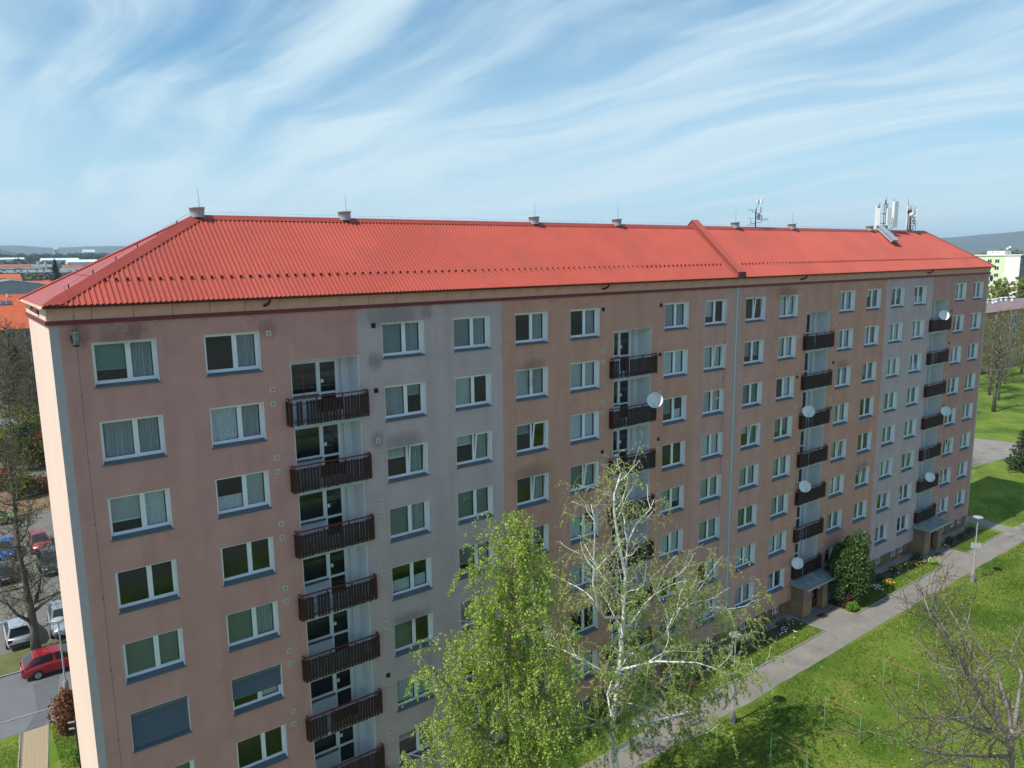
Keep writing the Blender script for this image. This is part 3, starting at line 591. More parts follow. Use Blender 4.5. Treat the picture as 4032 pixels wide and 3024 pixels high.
sheet('driveway', [(88,60),(91,20),(97,8.4),(104.8,7.5),(112,4),(118,-3),(125,-8),(131,-4),(122,5),(114,10),(112.7,14.5),(108,24),(104,60)], 0.010, M_path)
sheet('flower_bed', rect(28.5,44.4,-1.55,-.1), 0.008, M_soil); sheet('flower_bed', rect(48.4,62.8,-1.5,-.1), 0.008, M_soil); sheet('flower_bed', rect(66.9,74.3,-1.7,-.1), 0.008, M_soil)
def kerb(name, p0, p1, w, h, step=1.0, m=M_kerb, kind='structure'):
    p0, p1 = Vector(p0), Vector(p1); d = p1-p0; n = max(1, int(d.length/step)); b = MB(); s = Vector((-d.y, d.x, 0)).normalized()*w/2
    for i in range(n):
        a, c = p0+d*(i+.008)/n, p0+d*(i+.992)/n; dz = Vector((0,0,h+prng.uniform(-.006,.006)))
        b.hexa([a-s, c-s, c+s, a+s, a-s+dz, c-s+dz, c+s+dz, a+s+dz])
    o = b.build(name, m); o['kind'] = kind
kerb('path_kerb', (29.9,-3.02,0), (44.3,-3.02,0), .07, .06); kerb('path_kerb', (48.35,-3.02,0), (62.7,-3.02,0), .07, .07); kerb('path_kerb', (66.8,-3.02,0), (75,-3.0,0), .07, .06)
kerb('apron_kerb', (48.38,-3.0,0), (48.38,-.6,0), .07, .07); kerb('apron_kerb', (66.82,-3.0,0), (66.82,-.6,0), .07, .07); kerb('apron_kerb', (44.4,-2.3,0), (44.4,-.6,0), .06, .05)
gr = MB().box(46.0,46.75,-1.95,-1.35,.016,.03).build('drain_grate', M_iron); tag(gr, 'rusty square mat grate on the apron of the nearer entrance', 'grate')
gr2 = MB().box(64.6,65.4,-1.95,-1.4,.016,.03).build('drain_grate', M_iron); tag(gr2, 'rusty square mat grate on the apron of the farther entrance', 'grate')
for o in (gr, gr2):
    x0 = 46.0 if o is gr else 64.6
    for i in range(6): MB().box(x0+.05+i*.115, x0+.10+i*.115, -1.92, -1.42, .030, .036).build('grate_bar', M_gutter, o)
# rear side
sheet('pavement', rect(-30,40,18.6,20.32), .014, M_road); kerb('road_kerb', (-30,20.38,0), (40,20.38,0), .10, .035)
sheet('road', rect(-30,40,20.44,26.2), .006, M_road); kerb('road_kerb', (-30,26.26,0), (40,26.26,0), .12, .10)
for pts in ([(-1.55,18.62),(-.62,18.62),(.15,20.3),(-.85,20.3)], [(-.75,20.5),(.25,20.5),(.85,24.5),(-.6,24.0)]): sheet('asphalt_patch', pts, .018, M_patch)
sheet('grass_verge', rect(-30,40,26.34,29.6), .02, M_verge); sheet('parking_lot', rect(-30,45,29.6,63), .005, M_lot); sheet('leaf_litter', rect(-30,45,63,74), .006, M_mulch); sheet('garden_path', rect(-30,45,78.3,80.5), .006, M_lot)
# paver path with its single stones
pp = sheet('paver_path', [(-1.70,18.58),(-.40,18.58),(-1.02,13.2),(-2.3,13.2)], .006, M_pjoint)
me = MB().box(.006,.194,.006,.094,0,.012).mesh('paver', M_paver)
for j in range(50):
    y = 13.55+j*.1; xo = -2.22+(y-13.2)*.115
    for i in range(6): ob('paver', me, pp, (xo+i*.2+(.0 if j % 2 else .06), y, .008), (0,0,R(prng.uniform(-1.2,1.2))))
kerb('paver_edge', (-.38,18.58,0), (-1.0,13.2,0), .06, .03); kerb('paver_edge', (-1.74,18.58,0), (-2.33,13.2,0), .06, .03)

# grass blades and flowers in the lawn the camera sees
def scatter(n, boxes, rng):
    A = np.array([(b[1]-b[0])*(b[3]-b[2])*b[4] for b in boxes]); k = rng.choice(len(boxes), n, p=A/A.sum()); B = np.array(boxes)[k]
    return np.stack([B[:,0]+rng.random(n)*(B[:,1]-B[:,0]), B[:,2]+rng.random(n)*(B[:,3]-B[:,2]), np.zeros(n)], 1)
def grass(name, n, boxes, h0, h1, w, seed, m=None):
    rng = np.random.default_rng(seed); P = scatter(n, boxes, rng)
    keep = np.sin(P[:,0]*.9+2*np.sin(P[:,1]*.5))+np.sin(P[:,1]*1.3+P[:,0]*.31)+rng.normal(0,1.2,n) > -1.0; P = P[keep]; n = len(P)
    t = rng.random(n)*2*np.pi; hh = h0+rng.random(n)**2*(h1-h0); lean = rng.normal(0,.5,(n,2))*hh[:,None]; u = np.stack([np.cos(t), np.sin(t), np.zeros(n)],1)*(w*(.6+.8*rng.random(n)))[:,None]
    V = np.concatenate([P-u, P+u, P+np.concatenate([lean, hh[:,None]],1)], 1).reshape(-1,3)
    o = ob(name, np_mesh(name, V, np.arange(3*n).reshape(-1,3), m or M_grass)); o['kind'] = 'stuff'; o['label'] = 'green grass growing on the lawn'; o['category'] = 'grass'; return o
grass('lawn_grass', 150000, [(22,76,-24,-5.15,1.0),(29,44.3,-2.95,-1.5,1.6),(48.5,62.6,-2.95,-1.4,1.6),(67,74.5,-2.95,-1.6,1.5),(77.8,97,-6,7,.4)], .05, .13, .035, 1)
grass('rear_grass', 9000, [(-4,-1.9,13,18.4,1),(-.3,1.2,12,18.4,1.5)], .04, .10, .02, 2)
def flowers(name, n, boxes, r, z, m, seed, label):
    rng = np.random.default_rng(seed); P = scatter(n, boxes, rng); P[:,2] = z*(.6+.5*rng.random(n)); V = []; F = []
    for i, p in enumerate(P):
        k = len(V); s = r*(.7+.6*rng.random())
        V += [(p[0],p[1],p[2]+.01)] + [(p[0]+s*math.cos(a), p[1]+s*math.sin(a), p[2]+rng.normal(0,.012)) for a in np.arange(6)*math.pi/3]
        F += [(k,k+1+j,k+1+(j+1) % 6) for j in range(6)]
    o = ob(name, np_mesh(name, V, F, m)); o['kind'] = 'stuff'; o['label'] = label; o['category'] = 'flowers'
M_yel = mat('dandelion_yellow', (.75,.52,.02), .8); M_wfl = mat('daisy_white', (.8,.8,.78), .8)
flowers('dandelions', 200, [(24,74,-24,-5.2,1),(29,44,-2.9,-1.6,2.5),(49,62,-2.9,-1.6,1.5)], .034, .10, M_yel, 5, 'yellow dandelions dotted over the lawn')
flowers('daisies', 260, [(24,74,-22,-5.2,1),(49,62,-2.9,-1.6,4)], .028, .10, M_wfl, 6, 'small white daisies dotted over the lawn')

M_litter = mat('bud_litter', (.23,.20,.075), .9, island=.6)
def litter(n, boxes, seed):
    rng = np.random.default_rng(seed); P = scatter(n, boxes, rng); keep = rng.random(n) < np.clip((P[:,0]-26)/40+(-5-P[:,1])/30, .08, 1); P = P[keep]; n = len(P); P[:,2] = .03+.07*rng.random(n); t = rng.random(n)*2*np.pi; s_ = .025+.04*rng.random(n); u = np.stack([np.cos(t)*s_, np.sin(t)*s_, rng.normal(0,.012,n)],1); v = np.stack([-np.sin(t)*s_*.7, np.cos(t)*s_*.7, rng.normal(0,.012,n)],1)
    V = np.stack([P-u,P+v,P+u,P-v],1).reshape(-1,3); o = ob('bud_litter', np_mesh('bud_litter', V, np.arange(4*n).reshape(-1,4), M_litter)); o['kind'] = 'stuff'; o['label'] = 'fallen yellow-brown buds scattered over the lawn'; o['category'] = 'leaf litter'
litter(6000, [(24,76,-24,-5.2,1)], 15)
grass('lawn_tufts', 9000, [(22,76,-24,-5.15,1.0)], .08, .18, .05, 31, mat('tuft_dark', (.05,.105,.015), .85, island=.6))
# ------------------------------------------------------------------ things on the roof and facade
def dish(x, y, z, face, label, arm_to, d=.86):
    o = empty('satellite_dish', (x, y, z), label, 'satellite dish', 'satellite dishes on the balcony railings')
    ax = Vector(face).normalized(); r = d/2; a = ax.orthogonal().normalized()
    prof = [(r*t, -.11*(1-t*t)) for t in (0.02,.25,.5,.75,.92,1.0)]; prof += [(r*1.015,.012),(r*1.0,-.006)] + [(r*t, -.11*(1-t*t)-.012) for t in (.9,.6,.3,.02)]
    MB().lathe((0,0,0), prof, 24, ax).build('reflector', M_dish, o, smooth=True)
    dn = (Vector((0,0,-1))-ax*Vector((0,0,-1)).dot(ax)).normalized(); f = ax*.42+dn*.12
    MB().tube([dn*r*.98+ax*.0, dn*r*.8+ax*.25, f], .014, 6).build('feed_arm', M_alu, o)
    MB().tube([f-ax*.03, f+ax*.07], .03, 8).build('receiver', M_antw, o)
    b = Vector(arm_to)-Vector((x,y,z)); MB().tube([-ax*.11, -ax*.2, -ax*.22+b*.25+Vector((0,0,-.1)), b], .02, 6).build('mount', M_alu, o)
FCE = (-.80,-.48,.34)
dish(29.08,-.60,18.11,FCE,'big white satellite dish at right end of a balcony, above the white birch',(29.5,-.24,17.7),.90)
dish(64.53,-.60,20.96,(-.62,-.70,.34),'white satellite dish with curved arm on the highest balcony near the far end',(64.9,-.24,20.5),.84)
dish(44.85,-.60,15.34,FCE,'white satellite dish half in sun, third balcony down above the nearer entrance',(45.0,-.24,15.0),.84)
dish(66.37,-.62,12.49,FCE,'white satellite dish right of a balcony, in front of a window near the far end',(66.7,-.24,12.1),.84)
dish(44.89,-.60,9.90,(-.66,-.68,.3),'grey shaded satellite dish, fifth balcony down above the nearer entrance',(45.1,-.24,9.4),.84)
dish(64.36,-.60,6.90,(-.60,-.72,.34),'pale satellite dish low on a balcony above the farther entrance',(64.7,-.24,6.6),.84)
dish(44.46,-.60,4.25,(-.60,-.74,.3),'white satellite dish just above the canopy of the nearer entrance',(44.8,-.24,3.8),.84)
def owl(loc, label, rz, bird=True):
    o = empty('owl_decoy', loc, label, 'bird decoy', None, rz)
    MB().lathe((0,0,-.5), [(.0,.0),(.085,.02),(.11,.10),(.135,.22),(.125,.32),(.10,.37),(.105,.41),(.10,.46),(.06,.50),(.0,.505)], 14).build('body', M_owl, o, smooth=True)
    for s in (-1, 1):
        MB().ellip((s*.115,.01,-.28),(.03,.075,.15),8,6).build('wing', M_owl_d, o, smooth=True); MB().tube([(s*.05,-.02,-.02),(s*.085,-.03,.045)], [.03,.004], 6).build('ear_tuft', M_owl_d, o); MB().ellip((s*.042,-.092,-.075),(.026,.016,.026),8,5).build('eye', M_yel, o, smooth=True)
    MB().tube([(0,-.10,-.10),(0,-.135,-.125)], [.016,.003], 5).build('beak', M_owl_d, o)
    MB().box(-.10,.10,-.07,.07,-.54,-.49).build('base', M_owl_d, o); MB().tube([(0,0,0),(0.01,.03,.5)], .006, 5).build('cord', M_wire, o)
owl((.70,-.32,23.98),'grey owl decoy hanging under the eaves above the top left window',R(20)); owl((74.62,-.12,24.02),'dark bird decoy hanging at the far right corner of the building',R(-40))
# aerial mast near the parapet
am = empty('aerial_mast', (43.35,RY,RZ+.06), 'dark aerial mast with small dishes and rods just right of the roof parapet', 'antenna')
MB().tube([(0,0,0),(0,0,1.25)], .045, 8).build('mast', M_antd, am); MB().tube([(0,0,1.2),(.12,0,1.45),(.14,0,1.9)], .025, 6).build('bent_pole', M_antd, am)
for z, s, l in ((.25,-1,.62),(.32,1,.75),(.95,1,.55),(1.02,-1,.42),(1.66,1,.42)): MB().tube([(0,0,z),(s*l*.8,0,z+.02),(s*l,0,z+.18)], .018, 6).build('arm', M_antd, am)
MB().box(.08,.22,-.05,.05,1.48,1.90).build('panel_antenna', M_antw, am); MB().hexa([(.48,-.05,1.62),(.60,-.05,1.62),(.60,.05,1.62),(.48,.05,1.62),(.58,-.05,1.95),(.70,-.05,1.95),(.70,.05,1.95),(.58,.05,1.95)]).build('panel_antenna', M_antw, am); MB().box(.52,.60,-.03,.03,1.05,1.38).build('panel_antenna', M_antw, am)
MB().lathe((.34,-.05,.72), [(.0,-.06),(.15,-.04),(.22,.0),(.225,.01),(.15,-.03),(.0,-.05)], 16, (-.5,-.8,.15)).build('small_dish', M_galv, am, smooth=True)
b = MB().tube([(-.85,0,1.15),(-.40,0,1.18)], .012, 5)
for k in range(7): b.tube([(-.82+k*.06,-.1,1.155),(-.82+k*.06,.1,1.155)], .006, 4)
b.build('yagi_aerial', M_antd, am); b = MB().tube([(.62,0,.52),(1.55,0,.60)], .010, 5)
for k in range(9): b.tube([(.7+k*.09,0,.44+k*.008),(.7+k*.09,0,.62+k*.008)], .006, 4)
b.build('yagi_aerial', M_antd, am); MB().box(-.95,-.2,-.01,.01,.14,.165).box(-.95,-.25,-.01,.01,.60,.62).tube([(-.55,0,.15),(-.55,0,.61)],.01,5).build('dipole_bars', mat('dipole_green',(.10,.26,.26),.5), am)
# mobile network antennas
def lattice(b, w, h):
    for sx, sy in ((-1,-1),(1,-1),(0,1)): b.tube([(sx*w,sy*w,0),(sx*w,sy*w,h)], .022, 6)
    n = int(h/.22); P = [(-w,-w),(w,-w),(0,w)]
    for i in range(n):
        for k in range(3): (xa,ya),(xb,yb) = P[k], P[(k+1) % 3]; b.tube([(xa,ya,i*.22),(xb,yb,(i+1)*.22)], .010, 4)
def panel(parent, x, y, z0, z1, w, rz, d=.11):
    o = ob('panel_antenna', MB().box(-w/2,w/2,-d/2,d/2,z0+.02,z1-.02).box(-w/2+.03,w/2-.03,-d/2-.03,-d/2,z0+.02,z1-.02).mesh('panel_antenna', M_antw), parent, (x,y,0), (0,0,rz))
    MB().tube([(0,.16,z0-.1),(0,.16,z1+.18)], .025, 6).box(-.02,.02,.05,.16,z0+.2,z0+.26).box(-.02,.02,.05,.16,z1-.3,z1-.24).build('bracket', M_antd, o)
c1 = empty('cell_antenna', (61.2,RY,RZ+.05), 'lattice mast with four tall white panel antennas, left one near the roof end', 'antenna', 'mobile antennas at the end of the roof')
b = MB(); lattice(b, .12, 2.2); b.build('lattice_mast', M_antd, c1)
MB().tube([(-1.05,0,.55),(1.1,0,.55)], .025, 6).tube([(-.95,0,1.35),(1.1,0,1.35)], .025, 6).tube([(-.3,-.2,1.45),(-.3,-.2,2.75)],.012,5).tube([(-.05,0,2.1),(-.05,0,2.5)],.04,6).build('cross_arms', M_antd, c1)
panel(c1,-1.15,-.05,.35,1.80,.30,R(-50)); panel(c1,-.55,.35,.1,2.05,.36,R(160)); panel(c1,-.12,-.36,.35,1.80,.42,R(-20)); panel(c1,1.35,-.15,.22,2.42,.54,R(-10),.16)
b = MB()
for x0, x1 in ((-1.1,-.2),(-.6,-.1),(1.3,.3),(.4,.1)): b.tube([(x0,0,.35),(x0+(x1-x0)*.3,-.05,.12),(x1,0,.08),(x1*.6,.0,-.02)], .022, 5)
b.build('cables', M_antd, c1); MB().box(.2,.34,-.12,0,.1,.45).build('radio_box', M_galv, c1)
c2 = empty('cell_antenna', (65.4,RY,RZ+.05), 'dense antenna mast with drums and white panels, right one near the roof end', 'antenna', 'mobile antennas at the end of the roof')
b = MB(); lattice(b, .11, 1.9); b.build('lattice_mast', M_antd, c2); MB().tube([(0,0,.65),(1.1,0,.65)],.025,6).tube([(0,0,1.45),(1.1,0,1.45)],.025,6).tube([(-.35,0,.1),(-.35,0,2.75)],.014,5).build('cross_arms', M_antd, c2)
panel(c2,.55,.3,.2,2.2,.44,R(-20)); panel(c2,1.25,0,.45,1.9,.36,R(40))
for i, (x, z, r_) in enumerate(((-.05,1.35,.20),(.42,1.2,.15),(.40,.85,.14))): MB().lathe((x,-.2,z), [(0,-.1),(r_*.9,-.1),(r_,-.04),(r_,.06),(0,.07)], 14, (-.6,-.75,0)).build('drum_antenna', M_antw, c2, smooth=True)
MB().box(-.18,.10,-.14,.12,1.45,1.75).box(-.14,.12,-.16,-.10,.15,.5).build('radio_box', M_antd, c2); b = MB()
for x0, x1, z in ((-.35,.1,.3),(1.15,.3,.35),(.6,.15,.3),(.2,-.1,1.0)): b.tube([(x0,0,z+.2),(x0,-.05,z*.5),(x1,-.06,.05),(x1*.4,0,.0)], .024, 5)
b.build('cables', M_antd, c2)
# sheet metal cable duct on the slope
sl = math.atan2(RZ-EZ, RY-EY); dk = empty('cable_duct', (60.35,RY-.15,RZ+.02), 'long grey sheet-metal cable duct lying on the red roof below the antennas', 'cable duct')
dk.rotation_euler = (sl,0,R(-3))
MB().box(-.42,.42,-1.55,.1,.03,.26).build('casing', M_galv, dk); MB().box(-.47,.47,-1.62,.12,.262,.30).build('lid', M_alu, dk); MB().box(-.30,-.22,-1.6,.1,.302,.33).box(.05,.13,-1.6,.1,.302,.33).build('lid_rib', M_alu, dk)

# ------------------------------------------------------------------ lamps and frames in the garden
M_shade = mat('lamp_shade', (.33,.36,.38), .3)
def lamp(loc, h, label, sign=None, rz=0):
    o = empty('street_lamp', loc, label, 'street lamp', 'garden lamps', rz)
    MB().lathe((0,0,0), [(.17,0),(.16,.5),(.15,.72),(.09,.80),(.06,.84)], 12).build('base', M_kerb, o, smooth=True); MB().lathe((0,0,0), [(.055,.8),(.05,2.4),(.04,h-.25),(.045,h-.2),(.045,h-.05)], 10).build('pole', M_galv, o, smooth=True)
    MB().lathe((0,0,h-.06), [(.05,0),(.12,.02),(.36,.10),(.38,.13),(.36,.16),(.20,.20),(.0,.21)], 20).build('shade', M_shade, o, smooth=True); MB().lathe((0,0,h-.06), [(.0,-.10),(.09,-.07),(.11,.0)], 12).build('bulb_cover', M_blind_l, o, smooth=True)
    if sign: MB().box(-.36,.36,-.08,-.06,sign,sign+.46).build('blank_board', M_galv, o)
lamp((61.16,-5.84,0), 5.35, 'galvanised lamp post carrying a small grey board, between the two far path ends', 2.85, R(-50)); lamp((30.5,-5.6,0), 5.3, 'lamp post half hidden in the white birch beside the path'); lamp((.93,21.72,0), 4.75, 'lamp post with round head beside the red hatchback')
def rug_frame(x, y0, y1, h, label):
    o = empty('carpet_frame', (x, (y0+y1)/2, 0), label, 'carpet frame', 'carpet beating frames on the lawn'); a = (y1-y0)/2
    for s in (-1, 1): MB().tube([(0,s*a,-.1),(0,s*a,h)], .028, 8).build('post', M_green, o)
    MB().tube([(0,-a-.03,h),(0,a+.03,h)], .026, 8).build('crossbar', M_rust, o)
for x, l in ((29.2,'nearest'),(34.3,'second nearest'),(40.85,'third nearest'),(47.9,'farthest')): rug_frame(x, -11.0, -8.95, 1.72, 'green pipe carpet frame on the lawn, the %s of four' % l)
# post behind the gable
o = empty('metal_post', (.47,12.3,0), 'dark post with two pale clamps behind the left gable wall', 'post'); MB().box(-.07,.07,-.07,.07,0,3.2).build('shaft', M_antd, o)
for z in (2.75, 3.1): MB().tube([(-.35,.02,z+.05),(-.1,0,z+.02),(.12,-.02,z)], .045, 8).build('clamp', M_galv, o)

# ------------------------------------------------------------------ trees
M_birch = mat('birch_bark', (.78,.75,.70), .85, col2=(.13,.11,.10), scale=5.0, stretch=(1,1,2.2), thresh=(.62,.70), bump=.3, bscale=20); M_bark = mat('grey_bark', (.105,.09,.075), .95, col2=(.19,.165,.14), scale=4, stretch=(3,3,.6), bump=.5, bscale=14)
M_twig = mat('twig_brown', (.095,.075,.062), .9); M_wtwig = mat('birch_twig', (.50,.45,.39), .9, island=.4); M_bark_l = mat('pale_bark', (.15,.125,.105), .95, col2=(.30,.265,.23), scale=3, bump=.4, bscale=12)
M_leafg = mat('leaf_fresh', (.39,.50,.09), .6, island=.5, trans=.42, spec=.25); M_leafb = mat('leaf_birch', (.36,.45,.10), .65, island=.45, trans=.42, spec=.25); M_leafo = mat('leaf_olive', (.145,.15,.028), .7, island=.5, trans=.3); M_leafy = mat('leaf_yellowgreen', (.27,.31,.055), .7, island=.5, trans=.3)
M_bud = mat('bud_yellow', (.26,.235,.06), .7, island=.4, trans=.3); M_leafd = mat('leaf_evergreen', (.060,.105,.024), .55, island=.6, spec=.25); M_leafr = mat('leaf_brown', (.26,.11,.05), .8, island=.5, trans=.2); M_need = mat('needles', (.032,.055,.018), .7, island=.5); M_needy = mat('needles_yellow', (.095,.10,.018), .7, island=.5)
M_blos = mat('blossom_white', (.75,.74,.72), .8, island=.2, trans=.2); M_redl = mat('leaf_darkred', (.13,.035,.03), .6, island=.5); M_lime = mat('leaf_lime', (.16,.29,.02), .6, island=.4, trans=.3)
def leaf_mesh(name, C, size, m, rng, droop=0.0, asp=.55):
    C = np.asarray(C); n = len(C); a = rng.normal(size=(n,3)); a[:,2] -= droop; a /= np.linalg.norm(a,axis=1)[:,None]; b = np.cross(a, rng.normal(size=(n,3))); b /= np.linalg.norm(b,axis=1)[:,None]+1e-9
    s = (size*(.6+.8*rng.random(n)))[:,None]; V = np.stack([C-a*s, C+b*s*asp, C+a*s, C-b*s*asp], 1).reshape(-1,3); return np_mesh(name, V, np.arange(4*n).reshape(-1,4), m)
def prisms(name, S, m):
    S = np.asarray(S, dtype=float); p, q, r0, r1 = S[:,:3], S[:,3:6], S[:,6], S[:,7]; d = q-p; d /= np.linalg.norm(d,axis=1)[:,None]+1e-9
    h = np.where(np.abs(d[:,2:3])>.9, np.array([[1.,0,0]]), np.array([[0,0,1.]])); a = np.cross(d, h); a /= np.linalg.norm(a,axis=1)[:,None]+1e-9; b = np.cross(d, a); V = []
    for (c, r) in ((p, r0), (q, r1)):
        for k in range(3): t = 2*np.pi*k/3; V.append(c+(a*math.cos(t)+b*math.sin(t))*r[:,None])
    V = np.stack(V,1).reshape(-1,3); n = len(S); base = (np.arange(n)*6)[:,None]
    F = np.concatenate([base+np.array([[k,(k+1)%3,3+(k+1)%3,3+k]]) for k in range(3)]); return np_mesh(name, V, F, m)
def rv(q, s=1.0): return Vector((q.gauss(0,s), q.gauss(0,s), q.gauss(0,s)))
def wander(q, p, d, L, n, wob, bend):
    P = [Vector(p)]; d = Vector(d).normalized()
    for i in range(n): d = (d+rv(q,wob)+Vector(bend)*(1.0/n)).normalized(); P.append(P[-1]+d*(L/n))
    return P
def at(P, t):
    k = t*(len(P)-1); i = min(int(k), len(P)-2); return P[i].lerp(P[i+1], k-i), (P[i+1]-P[i]).normalized()
def grow_tree(name, loc, limbs, seed, n2, L2, n3, L3, nleaf, lsize, m_bark, m_twig, m_leaf, label=None, cat='tree', group=None, up2=.3, droop3=-.6, t0=.2, spread=1.0, ldroop=.5, r2=.02, r3=.006, wob=.16, tw=4, trunk_first=True, lasp=.55, leaf_var=None, min_z=None, zden=None):
    q = random.Random(seed); rng = np.random.default_rng(seed); tb = MB(); S = []; LV = []
    for li, (P, ra, rb) in enumerate(limbs):
        P = [Vector(p) for p in P]; m = len(P); tb.tube(P, [ra+(rb-ra)*(i/(m-1))**.8 for i in range(m)], 8 if ra > .06 else 6)
        Ln = sum((P[i+1]-P[i]).length for i in range(m-1)); cnt = max(2, int(n2*Ln))
        for i in range(cnt):
            t = t0+(1-t0)*(i+q.random())/cnt if li == 0 else .12+.88*(i+q.random())/cnt; p, dd = at(P, min(t,.999))
            if min_z and p.z < min_z: continue
            o = rv(q); o = (o-dd*o.dot(dd)).normalized(); d = (o*spread+dd*.55+Vector((0,0,up2))).normalized(); l = L2[0]+(L2[1]-L2[0])*q.random(); l *= (1.15-.6*t) if li == 0 else (1.1-.45*t)
            B = wander(q, p, d, l, tw, wob, (0,0,up2*.5)); rr = [max(r3, min(r2*l/L2[1], (ra+(rb-ra)*t)*.7)*(1-k/(tw+1))) for k in range(tw+1)]
            for k in range(tw): S.append((*B[k], *B[k+1], rr[k], rr[k+1]))
            for j in range(max(1, int(n3*l))):
                u = .15+.85*q.random(); p3, d3 = at(B, min(u,.999)); o3 = rv(q); dd3 = (d3*.5+o3*.45).normalized(); l3 = L3[0]+(L3[1]-L3[0])*q.random(); T = wander(q, p3, dd3, l3, 4, wob, (0,0,droop3))
                for k in range(4): S.append((*T[k], *T[k+1], r3*(1-.18*k), r3*(1-.18*(k+1))))
                zf = 1.0 if zden is None else zden[2]+(zden[3]-zden[2])*max(0,min(1,(p3.z-zden[0])/(zden[1]-zden[0])))
                for _ in range(int(zf*nleaf*l3*(.6+.8*q.random()))): w = q.random()*.95; a_, b_ = at(T, w); LV.append(tuple(a_+rv(q,.035 if lsize < .1 else lsize*.5)))
    e = empty(name, loc, label, cat, group) if label else ob(name, None, None, loc)
    e_ = e; tb.build('trunk', m_bark, e_, smooth=True)
    if S: ob('branches', prisms('branches', S, m_twig), e_)
    if LV: ob('crown', leaf_mesh('crown', LV, lsize, m_leaf, rng, ldroop, lasp), e_)
    return e
def sublimbs(limbs, seed, per_m, L, up, r, t_lo=.15, first=None, spread=.9):
    q = random.Random(seed); out = list(limbs)
    for li, (P, ra, rb) in enumerate(limbs):
        P = [Vector(p) for p in P]; Ln = sum((P[i+1]-P[i]).length for i in range(len(P)-1)); lo = first if (li == 0 and first is not None) else t_lo
        n = max(1, int(Ln*(1-lo)*per_m))
        for i in range(n):
            t = lo+(1-lo)*(i+q.random())/n; p, d = at(P, min(t,.99)); o = rv(q); o = (o-d*o.dot(d)).normalized(); l = (L[0]+(L[1]-L[0])*q.random())*(1.15-.85*t)
            B = wander(q, p, (o*spread+d*.7+Vector((0,0,up))), l, 6, .17, (0,0,up*.6)); out.append((B, min(r, (ra+(rb-ra)*t)*.75), .007))
    return out
# white-barked birch in front of the facade
off = Vector((19.75,-7.0,0))
def rel(P): return [tuple(Vector(p)-off) for p in P]
wb = [([(19.9,-7,-.2),(19.84,-7,2.84),(19.51,-7,4.51),(19.71,-7,6.16),(19.98,-7,7.66),(20.11,-7,8.86),(20.19,-7,10.51),(20.28,-7,12.13),(19.75,-7,14.2),(19.51,-7,15.3),(19.53,-7,16.1),(19.8,-7,16.7),(19.95,-7,17.0)],.17,.018),
 ([(19.80,-7.00,4.97),(22.01,-7.33,4.53),(23.86,-7.67,4.34),(25.16,-8.00,4.89),(26.04,-8.33,5.39),(26.96,-8.67,5.58),(28.49,-9.00,6.03)],.075,.014),
 ([(20.12,-7.00,8.18),(21.42,-6.84,8.11),(23.36,-6.68,8.16),(24.18,-6.52,8.92),(25.22,-6.36,9.21),(26.63,-6.20,9.86)],.07,.013),
 ([(23.45,-6.60,8.10),(24.57,-6.55,9.06),(25.95,-6.50,8.74),(28.0,-6.45,8.1),(28.9,-6.40,7.6)],.045,.012),
 ([(19.94,-7.00,10.26),(18.89,-7.12,10.63),(18.35,-7.24,11.43),(17.96,-7.36,12.6),(17.95,-7.48,15.2),(17.6,-7.60,16.2)],.07,.012),
 ([(19.43,-7.00,5.53),(18.04,-7.33,5.93),(16.52,-7.67,6.63),(14.85,-8.00,7.35)],.08,.014),
 ([(20.28,-7.00,12.13),(20.5,-6.88,13.6),(21.2,-6.75,14.3),(22.27,-6.62,14.75),(22.63,-6.50,15.1)],.06,.010),
 ([(19.82,-7.00,3.79),(21.03,-7.30,4.02),(22.72,-7.60,3.28),(23.62,-7.90,3.27),(24.11,-8.20,3.32)],.07,.012),
 ([(20.1,-7,9.3),(21.2,-7.3,10.6),(22.4,-7.5,11.4),(23.8,-7.7,12.0)],.06,.010), ([(20.2,-7,11.0),(19.4,-6.3,12.3),(18.9,-5.8,13.6)],.05,.010),
 ([(19.98,-7,7.7),(21,-8.2,8.3),(22.5,-9.3,8.2),(24,-10.2,7.5)],.07,.012), ([(19.7,-7,6.2),(19.3,-8.4,7.0),(19.6,-9.8,7.2)],.06,.012), ([(19.9,-7,7.2),(18.6,-5.8,8.3),(17.4,-5.0,9.0)],.06,.012), ([(19.6,-7,5.0),(20.6,-5.6,5.6),(22.2,-4.6,5.9),(24.0,-4.3,5.8)],.06,.012)]
grow_tree('birch_tree', off, [(rel(P),a,b_) for P,a,b_ in sublimbs(wb, 5, 1.1, (1.6,4.2), .45, .04, first=.16)], 21, 2.0, (.5,1.8), 5.5, (.4,1.5), 40, .043, M_birch, M_wtwig, M_leafb, 'sparse white-barked birch with drooping twigs in front of the facade', up2=.15, droop3=-2.2, t0=.22, r2=.02, r3=.0045, wob=.2, zden=(5,13,1.4,.30))
# greener birch to its left
off = Vector((12.55,-8.5,0)); gq = random.Random(8)
gt = [([(12.5,-8.5,-.2),(12.5,-8.5,5),(12.52,-8.5,7.04),(12.44,-8.5,8.81),(12.53,-8.5,10.67),(12.66,-8.5,12.02),(12.79,-8.5,13.90),(12.88,-8.5,15.85),(12.94,-8.5,17.0)],.17,.02), ([(12.42,-8.50,10.53),(11.08,-8.56,10.79),(10.06,-8.62,11.29),(9.34,-8.68,12.24),(8.66,-8.74,13.15)],.06,.012)]
for i in range(58):
    z = 2.6+13.9*(i/58)+gq.uniform(-.2,.2); a = i*2.4+gq.uniform(-.3,.3); l = (4.3*(1-(max(0,z-2.5)/15)**1.25)+.55)*gq.uniform(.7,1.08); p = Vector((12.5+(.4*(z-5)/12 if z > 10 else 0),-8.5,z)); d = Vector((math.cos(a),math.sin(a),.55)); P = wander(gq, p, d, l, 4, .10, (0,0,-.15)); gt.append((P, max(.02,.05*l/3.5), .008))
